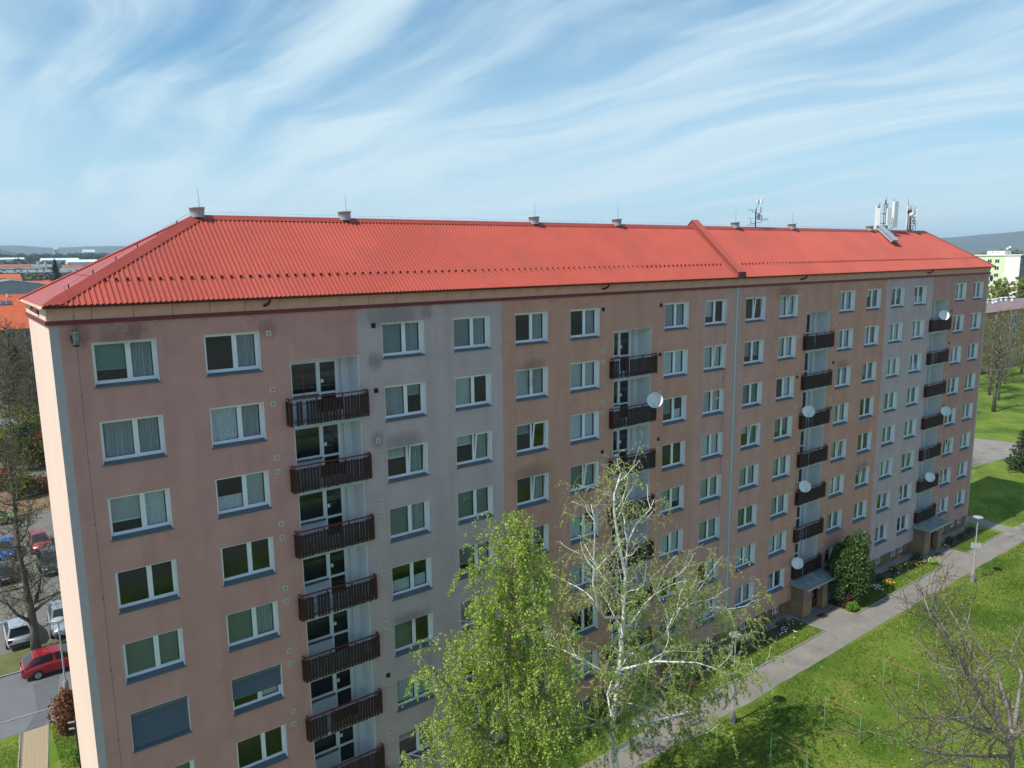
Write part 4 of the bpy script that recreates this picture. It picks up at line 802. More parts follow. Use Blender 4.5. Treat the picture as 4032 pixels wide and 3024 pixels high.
grow_tree('birch_tree', off, [(rel(P),a,b_) for P,a,b_ in gt], 33, 3.2, (.5,1.6), 7.0, (.4,1.4), 38, .043, M_bark_l, M_twig, M_leafg, 'densely leafed fresh green birch with dark trunk, left of the white-barked one', up2=.1, droop3=-2.6, t0=.3, r2=.016, r3=.006, wob=.2)
# bare tree at lower right, close to the camera
off = Vector((21.5,-22.15,0))
BTS = .72
bt = [([(21.6,-22.2,-.2),(21.5,-22.15,6),(21.4,-22.1,9.5),(21.15,-22.06,11.6),(21.06,-22.06,12.0),(19.95,-21.76,13.23),(19.33,-21.46,14.30),(18.58,-21.16,15.48),(17.84,-20.86,16.46),(18.0,-20.56,16.9)],.26,.02),
 ([(21.06,-22.06,12.00),(21.8,-21.76,12.2),(21.6,-21.46,13.3),(21.9,-21.16,13.7),(21.20,-20.86,14.40),(19.83,-20.56,15.10)],.12,.015), ([(21.22,-22.06,11.65),(18.46,-22.31,13.42),(15.42,-22.56,15.2),(13.8,-22.81,15.9)],.10,.012),
 ([(21.06,-22.06,12.00),(22.51,-21.69,12.2),(23.87,-21.31,12.66),(23.83,-20.94,13.3),(26.21,-20.56,13.6)],.13,.015), ([(21.42,-22.06,11.23),(17.95,-22.26,12.9),(15.2,-22.46,14.3),(13.6,-22.66,15.2)],.09,.010), ([(20.75,-22.06,11.9),(17.5,-22.40,14.2),(15.2,-22.73,15.4)],.07,.010),
 ([(21.4,-22.1,10.5),(19.5,-21.2,11.4),(18.0,-20.4,12.3),(16.9,-19.8,12.8)],.07,.010), ([(21.3,-22.1,11.2),(22.6,-20.8,12.6),(23.4,-19.5,13.8),(23.6,-18.6,14.8)],.10,.012), ([(21.2,-22,11.8),(21.9,-22.8,13.2),(22.8,-23.3,14.3)],.09,.012), ([(21.4,-22.1,10),(22.8,-22.6,11),(24.4,-22.4,12.2),(25.6,-21.8,13.4)],.09,.012), ([(21.4,-22.1,9),(19.6,-22.6,9.9),(17.8,-22.9,10.9),(16.4,-22.9,11.4)],.08,.012)]
grow_tree('bare_tree', off, [(rel(P),a,b_) for P,a,b_ in sublimbs([(P,a*BTS,b_*.6) for P,a,b_ in bt], 6, .9, (1.4,3.4), .5, .04, first=.6)], 44, 2.2, (.6,1.7), 4.2, (.25,.8), 12, .024, M_bark_l, M_twig, M_bud, 'bare pale-barked tree with yellow buds in the lower right corner', up2=.35, droop3=.3, t0=.62, r2=.02, r3=.0075, wob=.17, ldroop=0)
# big tree behind the left gable
off = Vector((0,29,0)); lq = random.Random(2)
lt = [([(0,29,-.2),(.06,29,1.34),(.01,29,2.88),(-.09,29,4.58),(-.26,29,7.2),(-.21,29,9.6),(-.18,29,11.4),(-.25,29,13.6)],.34,.03), ([(.21,29,2.82),(.72,28.8,3.25),(1.28,28.6,3.6),(2.3,28.4,4.1)],.14,.02), ([(-.13,29,2.17),(-.79,28.8,2.88),(-1.28,28.7,3.85),(-2.2,28.5,4.8)],.15,.02), ([(.33,29,3.37),(.58,29.2,4.1),(.9,29.5,5.1),(1.7,29.8,6.3)],.13,.02)]
for i in range(28): z = 3.2+10*(i/28); a = i*2.4; P = wander(lq, (-.1,29,z), (math.cos(a),math.sin(a),.35), 3.4*(1.1-.028*i), 4, .14, (0,0,.25)); lt.append((P,.075,.012))
grow_tree('street_tree', off, [(rel(P),a,b_) for P,a,b_ in lt], 51, 4.2, (.6,1.9), 6.0, (.3,.9), 6, .05, M_bark, M_twig, M_leafo, 'knotty old tree just coming into leaf beside the car park', up2=.3, droop3=.1, t0=.3, r2=.025, r3=.009, wob=.2)
# prototypes for other trees -------------------------------------------------
def auto_limbs(q, h, r, n, l, z0, zr=.9, rise=.6):
    L = [([(0,0,-.2),(q.uniform(-.1,.1),q.uniform(-.1,.1),h*.4),(q.uniform(-.2,.2),q.uniform(-.2,.2),h*.7),(0,0,h)], r, r*.15)]
    for i in range(n): z = h*(z0+(zr-z0)*i/n); a = i*2.4+q.random(); ll = l*(1.15-.7*i/n)*q.uniform(.8,1.1); L.append((wander(q,(0,0,z),(math.cos(a),math.sin(a),rise),ll,4,.14,(0,0,.2)), r*.4, r*.06))
    return L
def proto(name, loc, seed, h, r, n, l, z0, leaf, ls, nleaf, bark, label, group, n2=1.3, L2=(.8,2.2), n3=2.2, L3=(.5,1.1), droop3=.0, rise=.6, twig=None, r3=.012):
    q = random.Random(seed); return grow_tree(name, loc, auto_limbs(q,h,r,n,l,z0,rise=rise), seed, n2, L2, n3, L3, nleaf, ls, bark, twig or M_twig, leaf, label, 'tree', group, up2=.25, droop3=droop3, t0=z0, r2=.03, r3=r3, wob=.18, ldroop=.2)
# right edge: bare garden tree reaching into the frame
proto('bare_tree', (63.6,-10.3,0), 61, 8.5, .16, 16, 3.6, .25, M_bud, .028, 4, M_bark_l, 'bare twiggy tree reaching in from the right edge beside the path', 'bare trees on the right', n2=1.6, n3=3.0, r3=.008)
t88 = proto('young_tree', (91.5,10.6,0), 62, 10.5, .15, 22, 4.0, .16, M_leafo, .08, 16, M_bark, 'olive-leaved tree overhanging the driveway behind the far end of the building', 'trees behind the far end', n2=2.0, n3=3.0)
b134 = proto('young_tree', (134.4,20.4,0), 63, 13, .34, 18, 5.2, .28, M_leafo, .10, 7, M_bark, 'forked bare tree standing alone on the sunny lawn beyond the driveway', 'trees behind the far end', r3=.018)
pb = proto('bare_tree', (150,27,0), 64, 15, .25, 20, 5.0, .2, M_bud, .10, 6, M_bark_l, 'bare brown tree in front of the ochre house wall', 'bare trees before the ochre house', r3=.02, rise=.9, n2=1.6, n3=2.6)
for i, (x, y, s, rz) in enumerate(((158,33,.95,1),(165,30,1.0,2),(172,34,.95,3),(146,24,.8,4),(182,33,1.0,5),(155,29,.8,.5),(176,28,.8,2.5))): dup(pb, (x,y,0), rz, s, 'smaller bare brown tree nearest the far building corner, before the ochre house' if i == 3 else None)
gy = proto('leafy_tree', (222,54,0), 65, 18.5, .3, 24, 5.5, .15, M_leafy, .24, 22, M_bark_l, 'yellow-green leafing tree between the ochre house and the lime green block', 'leafing trees before the lime block', n2=1.6, n3=2.6, r3=.03)
for i, (x, y, s, rz) in enumerate(((232,56,1.0,1),(240,66,.98,2),(229,47,.9,3),(246,56,1.05,4),(215,60,1.0,5),(252,70,.95,.7),(238,44,.9,2.2),(226,66,.95,3.3))): dup(gy, (x,y,0), rz, s)
def conifer(name, loc, seed, h, rad, m, label, group=None, cnt=60, ls=.16, scale=None, z0=.06):
    q = random.Random(seed); rng = np.random.default_rng(seed); e = empty(name, loc, label, 'tree', group); MB().tube([(0,0,-.2),(0,0,h*.5),(0,0,h)], [h*.018+.03,h*.01+.02,.012], 8).build('trunk', M_bark, e, smooth=True); S = []; LV = []
    for i in range(cnt):
        t = (i+q.random())/cnt; z = h*(z0+(.97-z0)*t); l = rad*(1-t)**.85*q.uniform(.75,1.1)+.12; a = i*2.4; P = wander(q,(0,0,z),(math.cos(a),math.sin(a),.25),l,4,.08,(0,0,-.45))
        for k in range(4): S.append((*P[k],*P[k+1],.02,.012))
        for _ in range(int(36*l/ls*.16)+8):
            u = q.random()**.7; p, d = at(P, min(u,.999)); LV.append(tuple(p+rv(q,ls*.75*(1.15-u*.4))+Vector((0,0,-.05))))
    ob('branches', prisms('branches',S,M_twig), e); ob('crown', leaf_mesh('crown',LV,ls,m,rng,.3,.3), e); return e
conifer('pine_tree', (98.6,3.6,0), 71, 6.2, 2.3, M_need, 'dark young pine on the lawn by the driveway at the right edge', cnt=80, ls=.15)
conifer('conifer', (7.3,133,0), 72, 13, 3.4, M_needy, 'yellowish conifer behind the round greenhouse at the left', 'conifers at the left', cnt=90, ls=.30)
conifer('conifer', (11.2,131,0), 73, 17.5, 2.6, M_need, 'tall dark conifer against the left gable wall below the red roofs', 'conifers at the left', cnt=90, ls=.30)
cn = conifer('conifer', (56.5,497,0), 74, 28.2, 6.2, M_need, 'tall dark spruce rising behind the left hip of the roof', 'conifers at the left', cnt=120, ls=.62)
lb = proto('bare_tree', (6.0,120,0), 66, 15.5, .28, 20, 5.0, .18, M_bud, .10, 3, M_bark, 'leafless brown tree in the garden at the left edge', 'bare trees in the left gardens', n2=2.2, n3=4.0, r3=.026)
for i, (x, y, s, rz) in enumerate(((3.4,126,1.0,.3),(7.2,140,1.05,1.7),(9.0,124,1.0,1),(4.6,112,.75,2),(8.4,112,.8,3),(3.0,84,.55,4),(6.2,100,.62,5),(2.2,74,.42,.4),(10.2,118,.9,2.8))): dup(lb, (x,y,0), rz, s)
# ------------------------------------------------------------------ shrubs
def shrub(name, loc, seed, rx, ry, rz, n, ls, m, label, cat='shrub', group=None, z0=.05, stems=6):
    q = random.Random(seed); rng = np.random.default_rng(seed); e = empty(name, loc, label, cat, group); b = MB()
    for i in range(stems): a = 2*math.pi*i/stems; b.tube([(0,0,-.05),(rx*.25*math.cos(a),ry*.25*math.sin(a),rz*.7),(rx*.55*math.cos(a),ry*.55*math.sin(a),rz*1.3)], [.05,.035,.012] if rz > .8 else [.02,.015,.008], 5)
    b.build('stems', M_bark, e); C = []
    lob = [(0,0,rz,.78)]*7+[(lambda d, k: (d.x*k*rx, d.y*k*ry, rz*(1+d.z*k), q.uniform(.22,.46)))(rv(q).normalized(), q.uniform(.5,.86)) for _ in range(40)]
    for i in range(n):
        l = q.choice(lob); d = rv(q).normalized(); rr = l[3]*(.75+.3*q.random()); p = Vector((l[0]+d.x*rx*rr, l[1]+d.y*ry*rr, l[2]+d.z*rz*rr))
        if p.z > z0: C.append(tuple(p))
    ob('foliage', leaf_mesh('foliage', C, ls, m, rng, 0, .6), e); return e
shrub('evergreen_bush', (49.9,-1.6,0), 81, 2.15, 1.5, 2.6, 34000, .085, M_leafd, 'tall dark evergreen bush beside the nearer entrance', 'bush')
shrub('red_shrub', (48.85,-2.0,0), 82, .50, .45, .62, 900, .05, M_redl, 'dark red shrub between the evergreen bush and the path'); shrub('lime_shrub', (48.75,-2.55,0), 83, .52, .42, .36, 1000, .05, M_lime, 'bright lime green shrub at the corner of the path')
for i, (x, y, r_, m, l) in enumerate(((58.2,-1.0,.5,M_leafd,'dark low shrub at the basement wall, left of the farther entrance'),(62.2,-.95,.55,M_leafd,'dark shrub right beside the side wall of the farther entrance'),(60.0,-1.2,.45,M_lime,'fresh green perennial clump in the bed left of the farther entrance'),(62.3,-2.2,.5,M_leafg,'green clump with white flowers at the corner of the farther apron'),(55.6,-1.1,.5,M_leafd,'dark ivy clump in the bed behind the evergreen bush'),
    (68.4,-1.0,.55,M_leafd,'dark ivy clump just right of the farther entrance'),(70.4,-1.2,.5,M_leafo,'olive shrub in the bed near the far corner'),(72.6,-1.0,.55,M_leafd,'dark shrub below the far corner of the building'),(42.5,-.9,.6,M_leafd,'dark shrub at the basement wall left of the nearer entrance'),(40.2,-1.0,.6,M_leafd,'dark ground ivy by the basement windows beyond the white birch'),(37.6,-.9,.5,M_leafd,'dark shrub under the grey joint of the facade'),(34.5,-1.2,.8,M_leafd,'dark shrub behind the birch lamp post'),(30.8,-2.0,.9,M_redl,'reddish shrub seen through the white birch by the path'))):
    shrub('shrub', (x,y,0), 90+i, r_, r_*.7, r_*.6, 500, .05, m, l, group='small shrubs in the beds')
def bulbs(x, y, m, seed, label, n=26, sp=.35):
    q = random.Random(seed); e = empty('flower_clump', (x,y,0), label, 'flowers', 'flower clumps in the beds'); b = MB(); f = MB()
    for i in range(n):
        u, v = q.gauss(0,sp), q.gauss(0,sp*.6); h = q.uniform(.22,.36); b.poly((u-.02,v,0),(u+.02,v,0),(u+q.gauss(0,.05),v+q.gauss(0,.05),h)); b.poly((u+.05,v-.02,0),(u+.05,v+.02,0),(u+.1,v,h*.8)); c = (u+q.gauss(0,.03),v,h)
        f.v += [c]+[(c[0]+.06*math.cos(a),c[1]+.06*math.sin(a),c[2]+.02) for a in np.arange(6)*math.pi/3]; k = len(f.v)-7; f.f += [(k,k+1+j,k+1+(j+1)%6) for j in range(6)]
    b.build('leaves', M_grass, e); f.build('blooms', m, e)
bulbs(55.2,-2.1,M_yel,1,'clump of yellow daffodils in the grass right of the evergreen bush',34); bulbs(60.9,-1.7,M_yel,2,'yellow tulips in the bed left of the farther entrance'); bulbs(53.7,-1.9,M_wfl,3,'white flowers in the grass right beside the evergreen bush'); bulbs(62.4,-2.0,M_wfl,4,'white flowers at the corner of the farther entrance apron'); bulbs(42.3,-1.3,M_wfl,5,'white flowers in the bed left of the nearer entrance',30,.6)
# left side hedge and gardens
shrub('beech_shrub', (.42,17.1,0), 101, .72, .75, 1.25, 3600, .075, M_leafr, 'shrub with dry brown leaves behind the left gable wall'); shrub('green_shrub', (.45,14.0,0), 102, .5, .8, .35, 1200, .05, M_lime, 'low bright green shrub at the foot of the left gable wall')
for i, (x, y, r_, h, m, l) in enumerate(((4.2,137,2.6,2.6,M_blos,'white blossoming tree in the garden left of the round greenhouse'),(9.6,121,2.4,2.4,M_leafd,'dark bush right of the round greenhouse'),(5.0,117,2.0,1.4,M_leafy,'bright green bush below the blossoming tree'),(6.6,108,2.2,2.4,M_leafo,'olive bush before the grey shed'),(4.9,90,2.0,2.6,M_need,'dark evergreen bush at the garden path'),(6.0,97,2.0,2.6,M_leafo,'olive bush against the left gable wall by the garden path'),
    (2.6,70,1.6,1.5,M_leafo,'olive bush at the back of the car park'),(4.6,71,1.5,1.0,M_leafr,'brown bush at the back of the car park'),(1.0,76,2.0,1.2,M_leafr,'brown hedge at the left edge behind the car park'),(4.4,83,2.0,2.2,M_leafo,'olive bush just beyond the narrow garden path'),(2.6,88,1.8,2.0,M_leafd,'dark bush at the left edge beyond the garden path'),(6.0,84.5,1.8,2.6,M_leafr,'brown leafed bush against the gable wall edge beyond the path'),(3.6,95,2.2,2.2,M_leafy,'fresh green bush in front of the flat-roofed shed'),(7.2,116,2.0,2.6,M_leafo,'olive bush right below the round greenhouse'))):
    shrub('garden_bush', (x,y,0), 110+i, r_, r_, h, 1500, .16, m, l, 'bush', 'bushes in the left gardens')
gh = empty('greenhouse', (7.9,128,0), 'small round-topped polytunnel greenhouse in the garden at the left', 'greenhouse')
b = MB(); n = 12
for i in range(n): t0_, t1_ = math.pi*i/n, math.pi*(i+1)/n; b.poly((1.6*math.cos(t0_),0,2.9*math.sin(t0_)),(1.6*math.cos(t1_),0,2.9*math.sin(t1_)),(1.6*math.cos(t1_),5,2.9*math.sin(t1_)),(1.6*math.cos(t0_),5,2.9*math.sin(t0_)))
b.build('cover', M_blind, gh, smooth=True); MB().poly(*[(1.58*math.cos(math.pi*i/n),.02,2.88*math.sin(math.pi*i/n)) for i in range(n+1)]).build('end_sheet', M_blind_g, gh)
for y in (0,1.6,3.3,5): MB().tube([(1.63*math.cos(math.pi*i/n),y,2.94*math.sin(math.pi*i/n)) for i in range(n+1)], .05, 5).build('hoop', M_dish, gh)
M_rgrey0 = mat('shed_felt', (.16,.165,.17), .9, var=.1, scale=1)
sh = empty('garden_shed', (3.2,104,0), 'low grey flat-roofed shed in the gardens at the left edge', 'shed'); MB().box(-3,2.6,0,5,0,2.4).build('wall', M_pink, sh); MB().box(-3.2,2.8,-.2,5.2,2.402,2.6).build('roof', M_rgrey0, sh); MB().box(-.4,.5,-.03,.0,.05,2.0).build('door', M_door, sh)

# ------------------------------------------------------------------ cars
M_tyre = mat('tyre', (.015,.015,.016), .8); M_rim = mat('rim', (.40,.41,.43), .35, metal=.7); M_carg = mat('car_glass', (.012,.016,.02), .05, spec=.6); M_lampw = mat('headlight', (.65,.67,.7), .15); M_lampr = mat('taillight', (.35,.01,.015), .2); M_trim = mat('bumper_trim', (.04,.04,.045), .6); M_plate = mat('plate', (.7,.7,.68), .5)
def car(loc, rz, paint, label, L=4.1, W=1.72, H=1.48, name='parked_car'):
    e = empty(name, loc, label, 'car', 'cars parked behind the building', rz); h = L/2; w = W/2
    st = [(-h,.34,.74,.80),(-h+.06,.26,.90,.90),(-h*.72,.24,.97,.97),(-h*.3,.22,.97,1.0),(h*.25,.22,.96,1.0),(h*.52,.22,.93,.98),(h*.8,.24,.82,.93),(h-.08,.28,.70,.82),(h,.36,.60,.70)]
    b = MB(); n0 = 0
    for x, zb, zt, ww in st:
        y = w*ww; b.v += [(x,-y*.93,zb),(x,-y,zb+.16),(x,-y,zt-.18),(x,-y*.90,zt),(x,y*.90,zt),(x,y,zt-.18),(x,y,zb+.16),(x,y*.93,zb)]
    for i in range(len(st)-1):
        for k in range(8): k2 = (k+1) % 8; b.f.append((8*i+k, 8*i+8+k, 8*i+8+k2, 8*i+k2))
    b.f.append(tuple(range(8))); b.f.append(tuple(reversed(range(8*len(st)-8, 8*len(st))))); b.build('body', paint, e, smooth=True)
    # cabin
    cs = [(-h*.93,.90,.74,.93),(-h*.74,H-.06,.60,.60),(-h*.40,H,.62,.62),(h*.02,H-.02,.62,.62),(h*.18,H-.10,.61,.61),(h*.56,.91,.76,.76)]
    rw, rb_ = w*.66, w*.90
    x0, x1, x2, x3, x4 = -h*.95, -h*.66, -h*.22, h*.06, h*.58; zt, zs = H, .93
    c = MB(); B = [(x0,-rb_,zs),(x4,-rb_,zs),(x4,rb_,zs),(x0,rb_,zs)]; T = [(x1,-rw,zt-.05),(x2,-rw,zt),(x3,-rw,zt-.04),(x3,rw,zt-.04),(x2,rw,zt),(x1,rw,zt-.05)]
    c.poly(T[0],T[1],T[4],T[5]); c.poly(T[1],T[2],T[3],T[4]); c.poly(B[0],T[0],T[5],B[3]); c.poly(B[1],B[2],T[3],T[2]); c.poly(B[0],B[1],T[2],T[1],T[0]); c.poly(B[3],T[5],T[4],T[3],B[2]); c.build('cabin', paint, e)
    def win(a, b2, c2, d, nm):
        pts = [Vector(p) for p in (a,b2,c2,d)]; cen = sum(pts, Vector())/4; nn = (pts[1]-pts[0]).cross(pts[3]-pts[0]).normalized(); ref = cen-Vector((0,0,.7)); nn = nn if nn.dot(ref) > 0 else -nn
        q = [cen+(p-cen)*.86+nn*.012 for p in pts]; MB().hexa([*q, *[p-nn*.02 for p in q]]).build(nm, M_carg, e)
    win(B[1],B[2],T[3],T[2],'windscreen'); win(B[0],B[3],T[5],T[0],'rear_window')
    for s in (-1, 1):
        k = lambda p: (p[0], s*abs(p[1]), p[2]); mid_b = (-h*.12,-rb_,zs); mid_t = (-h*.12,-rw,zt-.005)
        win(k(mid_b),k((x4-.12,-rb_,zs)),k((x3-.02,-rw,zt-.05)),k(mid_t),'side_window'); win(k((x0+.18,-rb_,zs)),k(mid_b),k(mid_t),k((x1+.08,-rw,zt-.06)),'side_window')
        MB().box(h*.40,h*.50,*(sorted((s*(w*.97),s*(w+.16)))),.92,1.06).build('mirror', paint, e)
        for x in (-h*.60, h*.62):
            o = ob('wheel', MB().tube([(x,s*(w-.20),.31),(x,s*(w+.012),.31)], .31, 18).mesh('wheel', M_tyre), e); MB().tube([(x,s*(w-.0),.31),(x,s*(w+.022),.31)], .20, 14).build('rim', M_rim, o)
        MB().hexa([(h-.26,s*w*.45,.60),(h-.02,s*w*.42,.60),(h-.16,s*w*.80,.60),(h-.42,s*w*.86,.60),(h-.30,s*w*.45,.765),(h-.10,s*w*.42,.72),(h-.22,s*w*.80,.74),(h-.46,s*w*.86,.79)]).build('headlight', M_lampw, e)
        MB().box(-h-.012,-h+.10,*sorted((s*w*.60,s*w*.88)),.66,.88).build('taillight', M_lampr, e)
    MB().box(-h-.03,-h+.05,-w*.76,w*.76,.34,.50).build('rear_bumper', M_trim, e); MB().box(h-.06,h+.02,-w*.62,w*.62,.36,.50).build('front_bumper', M_trim, e); MB().box(-h-.016,-h,-.26,.26,.56,.67).build('number_plate', M_plate, e); MB().box(h,h+.026,-.26,.26,.40,.51).build('number_plate', M_plate, e)
    return e
def paint(n, c): return mat('paint_'+n, c, .3, spec=.5, metal=.25, coat=.8)
P_red, P_sil, P_grey, P_dk, P_blue, P_green, P_red2 = paint('red',(.33,.008,.018)), paint('silver',(.42,.45,.47)), paint('grey',(.30,.33,.36)), paint('dark',(.03,.033,.04)), paint('blue',(.02,.10,.34)), paint('green',(.30,.42,.14)), paint('brightred',(.30,.05,.045))
car((.95,25.28,0), 0, P_red, 'dark red hatchback parked along the road behind the left gable wall')
car((-.75,31.75,0), R(90), P_sil, 'silver estate car seen from behind, left of the tree trunk', 4.3)
car((1.95,31.6,0), R(-92), P_grey, 'silver-grey car facing the road between tree and gable wall', 4.4, H=1.62); car((2.55,44.6,0), R(-90), P_dk, 'black car facing the camera at the edge of the gable wall', 4.4, H=1.6); car((2.4,50.9,0), R(-88), P_red2, 'red car with sunroof in the second row by the gable wall', 4.2)
car((-.7,44.9,0), R(88), P_dk, 'dark car seen from behind through the branches of the old tree', 4.3); car((-.35,50.6,0), R(-92), P_blue, 'blue car seen through the branches of the old tree', 4.2); car((-.6,61.2,0), R(0), P_green, 'pale green car at the back of the car park', 4.4)

# ------------------------------------------------------------------ neighbouring houses
M_ochre = mat('ochre_plaster', (.40,.30,.10), .95, var=.08, scale=.6); M_limew = mat('lime_plaster', (.66,.74,.46), .95, var=.03, scale=.3); M_creamw = mat('cream_plaster', (.80,.80,.70), .95, var=.02, scale=.3); M_endshade = mat('lime_plaster_painted_shade', (.17,.21,.19), .95)
M_broof = mat('brown_felt', (.235,.165,.165), .9, var=.08, scale=.5); M_tileo = mat('orange_tile', (.52,.115,.045), .8, var=.12, scale=1.0); M_tilek = mat('old_tile', (.34,.13,.075), .85, var=.12, scale=1.0); M_wallw = mat('house_white', (.62,.62,.60), .9, var=.05, scale=.5); M_wallg = mat('house_grey', (.33,.34,.35), .9, var=.08, scale=.3); M_wallt = mat('house_tan', (.33,.25,.18), .9, var=.08, scale=.4); M_rgrey = mat('grey_roof', (.20,.235,.24), .8, var=.1, scale=.3); M_wdark = mat('far_pane', (.03,.04,.045), .15, spec=.6); M_solar = mat('solar_panel', (.03,.06,.09), .12, spec=.7)
def far_windows(parent, axis, fixed, us, zs, w, h, out, m=M_white):
    fr = MB(); 
    if axis == 'x': fr.box(-w/2,w/2,-.03,.03,0,h)
    else: fr.box(-.03,.03,-w/2,w/2,0,h)
    pn = MB(); ww = w/2-.09
    for s in (-1, 1):
        a, c = sorted((s*.05, s*ww))
        if axis == 'x': pn.box(a,c,*sorted((out*.028,out*.05)),.09,h-.09)
        else: pn.box(*sorted((out*.028,out*.05)),a,c,.09,h-.09)
    fm = fr.mesh('window', m); pm = pn.mesh('pane', M_wdark)
    for u in us:
        for z in zs: o = ob('window', fm, parent, (u, fixed, z) if axis == 'x' else (fixed, u, z)); ob('pane', pm, o)
# ochre house with brown roof (right)
oc = empty('ochre_house', (165,39.1,0), 'ochre apartment house with brown flat-pitched roof at the right edge', 'building')
MB().box(0,62,0,11,0,12.9).build('wall', M_ochre, oc); rf = MB().hexa([(-1,-.6,12.92),(63,-.6,12.92),(63,11.6,12.92),(-1,11.6,12.92),(-1,-.6,13.1),(63,-.6,13.1),(63,5.4,14.6),(-1,5.4,14.6)]).poly((-1,5.4,14.6),(63,5.4,14.6),(63,11.6,13.1),(-1,11.6,13.1)).build('roof', M_broof, oc)
MB().box(-1,63,-.72,-.602,12.85,13.12).build('gutter', M_gutter, rf); far_windows(oc, 'x', -.03, [17.5,20.5,24.6,28.,31.5,35,38.5], [10.2,7.4,4.6,1.8], 1.35, 1.5, -1)
MB().box(26,29.4,-.02,-.005,0,12.9).build('pale_bay', M_slab, oc)
for x, y in ((24.5,4.8),(28.5,4.4),(33.5,5.2),(35.5,4.9),(26,4.1),(37.5,4.3)): MB().cyl(x,y,14.0,15.1,.3,10).cyl(x,y,15.12,15.35,.5,10).build('roof_vent', M_dish, rf)
# lime green block (right, farther)
lm = empty('lime_block', (341,91,0), 'tall pale lime green and cream apartment block far right', 'building')
MB().box(0,14,0,60,0,24.2).build('wall', M_limew, lm); MB().box(-.06,-.005,.0,5.4,0,24.0).build('cream_panel', M_creamw, lm); MB().box(.02,14,-.06,-.005,0,24.1).build('painted_shade_end', M_endshade, lm)  # shade on the end wall is put into its dark green colour
rf = MB().box(-.35,14.35,-.35,60.3,24.202,24.6).build('roof_edge', M_creamw, lm); MB().box(2,8,6.5,13.,24.602,26.2).build('roof_house', M_creamw, rf); MB().box(1.8,8.2,6.3,13.2,26.202,26.45).build('roof_house_top', M_rgrey, rf)
for y in (9,11): MB().box(1.97,1.998,y-.25,y+.25,25.2,25.6).build('roof_hatch', M_wdark, rf)
far_windows(lm, 'y', -.03, [8.2,11.0,18,21,27,30], [22-2.8*i-.7 for i in range(8)], 1.7, 1.5, -1); far_windows(lm, 'x', -.08, [1.6,4.2,7], [22-2.8*i-.7 for i in range(8)], 1.3, 1.4, -1)
MB().tube([(3,5.5,24.6),(3,5.5,28.2)],.07,6).build('mast', M_antd, rf)
for y, z in ((5.2,27.6),(6.0,27.0)): MB().lathe((2.7,y,z),[(0,-.05),(.35,-.02),(.42,.06),(0,.02)],12,(-1,-.4,.2)).build('roof_dish', M_dish, rf)
# red-roofed houses with solar panels (left)
def gable_house(name, label, loc, lx, ly, hw, hr, wm, rm, group=None, rows=0, axis='x', ribs=0, over=.5, cat='building'):
    e = empty(name, loc, label, cat, group); MB().box(-lx/2,lx/2,0,ly,0,hw).build('wall', wm, e); z = hw+.003; o_ = over; b = MB()
    if axis == 'x':
        b.poly((-lx/2-o_,-o_,z-.2),(lx/2+o_,-o_,z-.2),(lx/2+o_,ly/2,z+hr),(-lx/2-o_,ly/2,z+hr)); b.poly((lx/2+o_,ly+o_,z-.2),(-lx/2-o_,ly+o_,z-.2),(-lx/2-o_,ly/2,z+hr),(lx/2+o_,ly/2,z+hr)); g = MB().poly((-lx/2,0,hw),(-lx/2,ly,hw),(-lx/2,ly/2,hw+hr)).poly((lx/2,0,hw),(lx/2,ly/2,hw+hr),(lx/2,ly,hw))
    else:
        b.poly((-lx/2-o_,-o_,z-.2),(0,-o_,z+hr),(0,ly+o_,z+hr),(-lx/2-o_,ly+o_,z-.2)); b.poly((lx/2+o_,-o_,z-.2),(lx/2+o_,ly+o_,z-.2),(0,ly+o_,z+hr),(0,-o_,z+hr)); g = MB().poly((-lx/2,0,hw),(lx/2,0,hw),(0,0,hw+hr)).poly((lx/2,ly,hw),(-lx/2,ly,hw),(0,ly,hw+hr))
    r = b.build('roof', rm, e); g.build('gable', wm, e)
    if ribs:
        rb = MB(); n = int((lx+2*o_)/ribs)
        for i in range(n): x = -lx/2-o_+i*ribs; rb.hexa([(x,-o_,z-.2+.002),(x+.1,-o_,z-.2+.002),(x+.1,ly/2,z+hr+.002),(x,ly/2,z+hr+.002),(x,-o_,z-.13),(x+.1,-o_,z-.13),(x+.1,ly/2,z+hr+.07),(x,ly/2,z+hr+.07)])
        rb.build('roof_ribs', rm, r)
    if rows: far_windows(e, 'x', -.03, list(np.arange(-lx/2+1.6, lx/2-1, 3.0)), [hw-2.2-2.9*i for i in range(rows)], 1.5, 1.5, -1)
    return e, r
h1, r1 = gable_house('red_roofed_house', 'brick house with orange-red ribbed roof low at the left edge, nearest of the red roofs', (1.0,151,0), 24, 11, 13.4, 2.6, M_wallt, M_tileo, rows=4, ribs=.45)
h2, r2_ = gable_house('red_roofed_house', 'orange-red ribbed roof carrying solar panels at the left edge', (2.0,168,0), 27, 14, 15.0, 4.2, M_wallt, M_tileo, rows=1, ribs=.5)
for i in range(-8, 4):
    for j in range(2):
        if (i > 1 and j == 1): continue
        x = 4.6+i*1.04; t0_, t1_ = .50+j*.20, .68+j*.20; y0, y1 = -.5+7.5*t0_, -.5+7.5*t1_; z0, z1 = 14.8+4.4*t0_+.12, 14.8+4.4*t1_+.12
        pz = MB().hexa([(x,y0,z0),(x+.98,y0,z0),(x+.98,y1,z1),(x,y1,z1),(x,y0-.02,z0+.06),(x+.98,y0-.02,z0+.06),(x+.98,y1-.02,z1+.06),(x,y1-.02,z1+.06)]).build('solar_panel', M_solar, r2_)
        MB().hexa([(x-.03,y0-.05,z0+.05),(x+.0,y0-.05,z0+.05),(x+.0,y1-.05,z1+.05),(x-.03,y1-.05,z1+.05),(x-.03,y0-.05,z0+.09),(x,y0-.05,z0+.09),(x,y1-.05,z1+.09),(x-.03,y1-.05,z1+.09)]).build('panel_frame', M_dish, r2_)
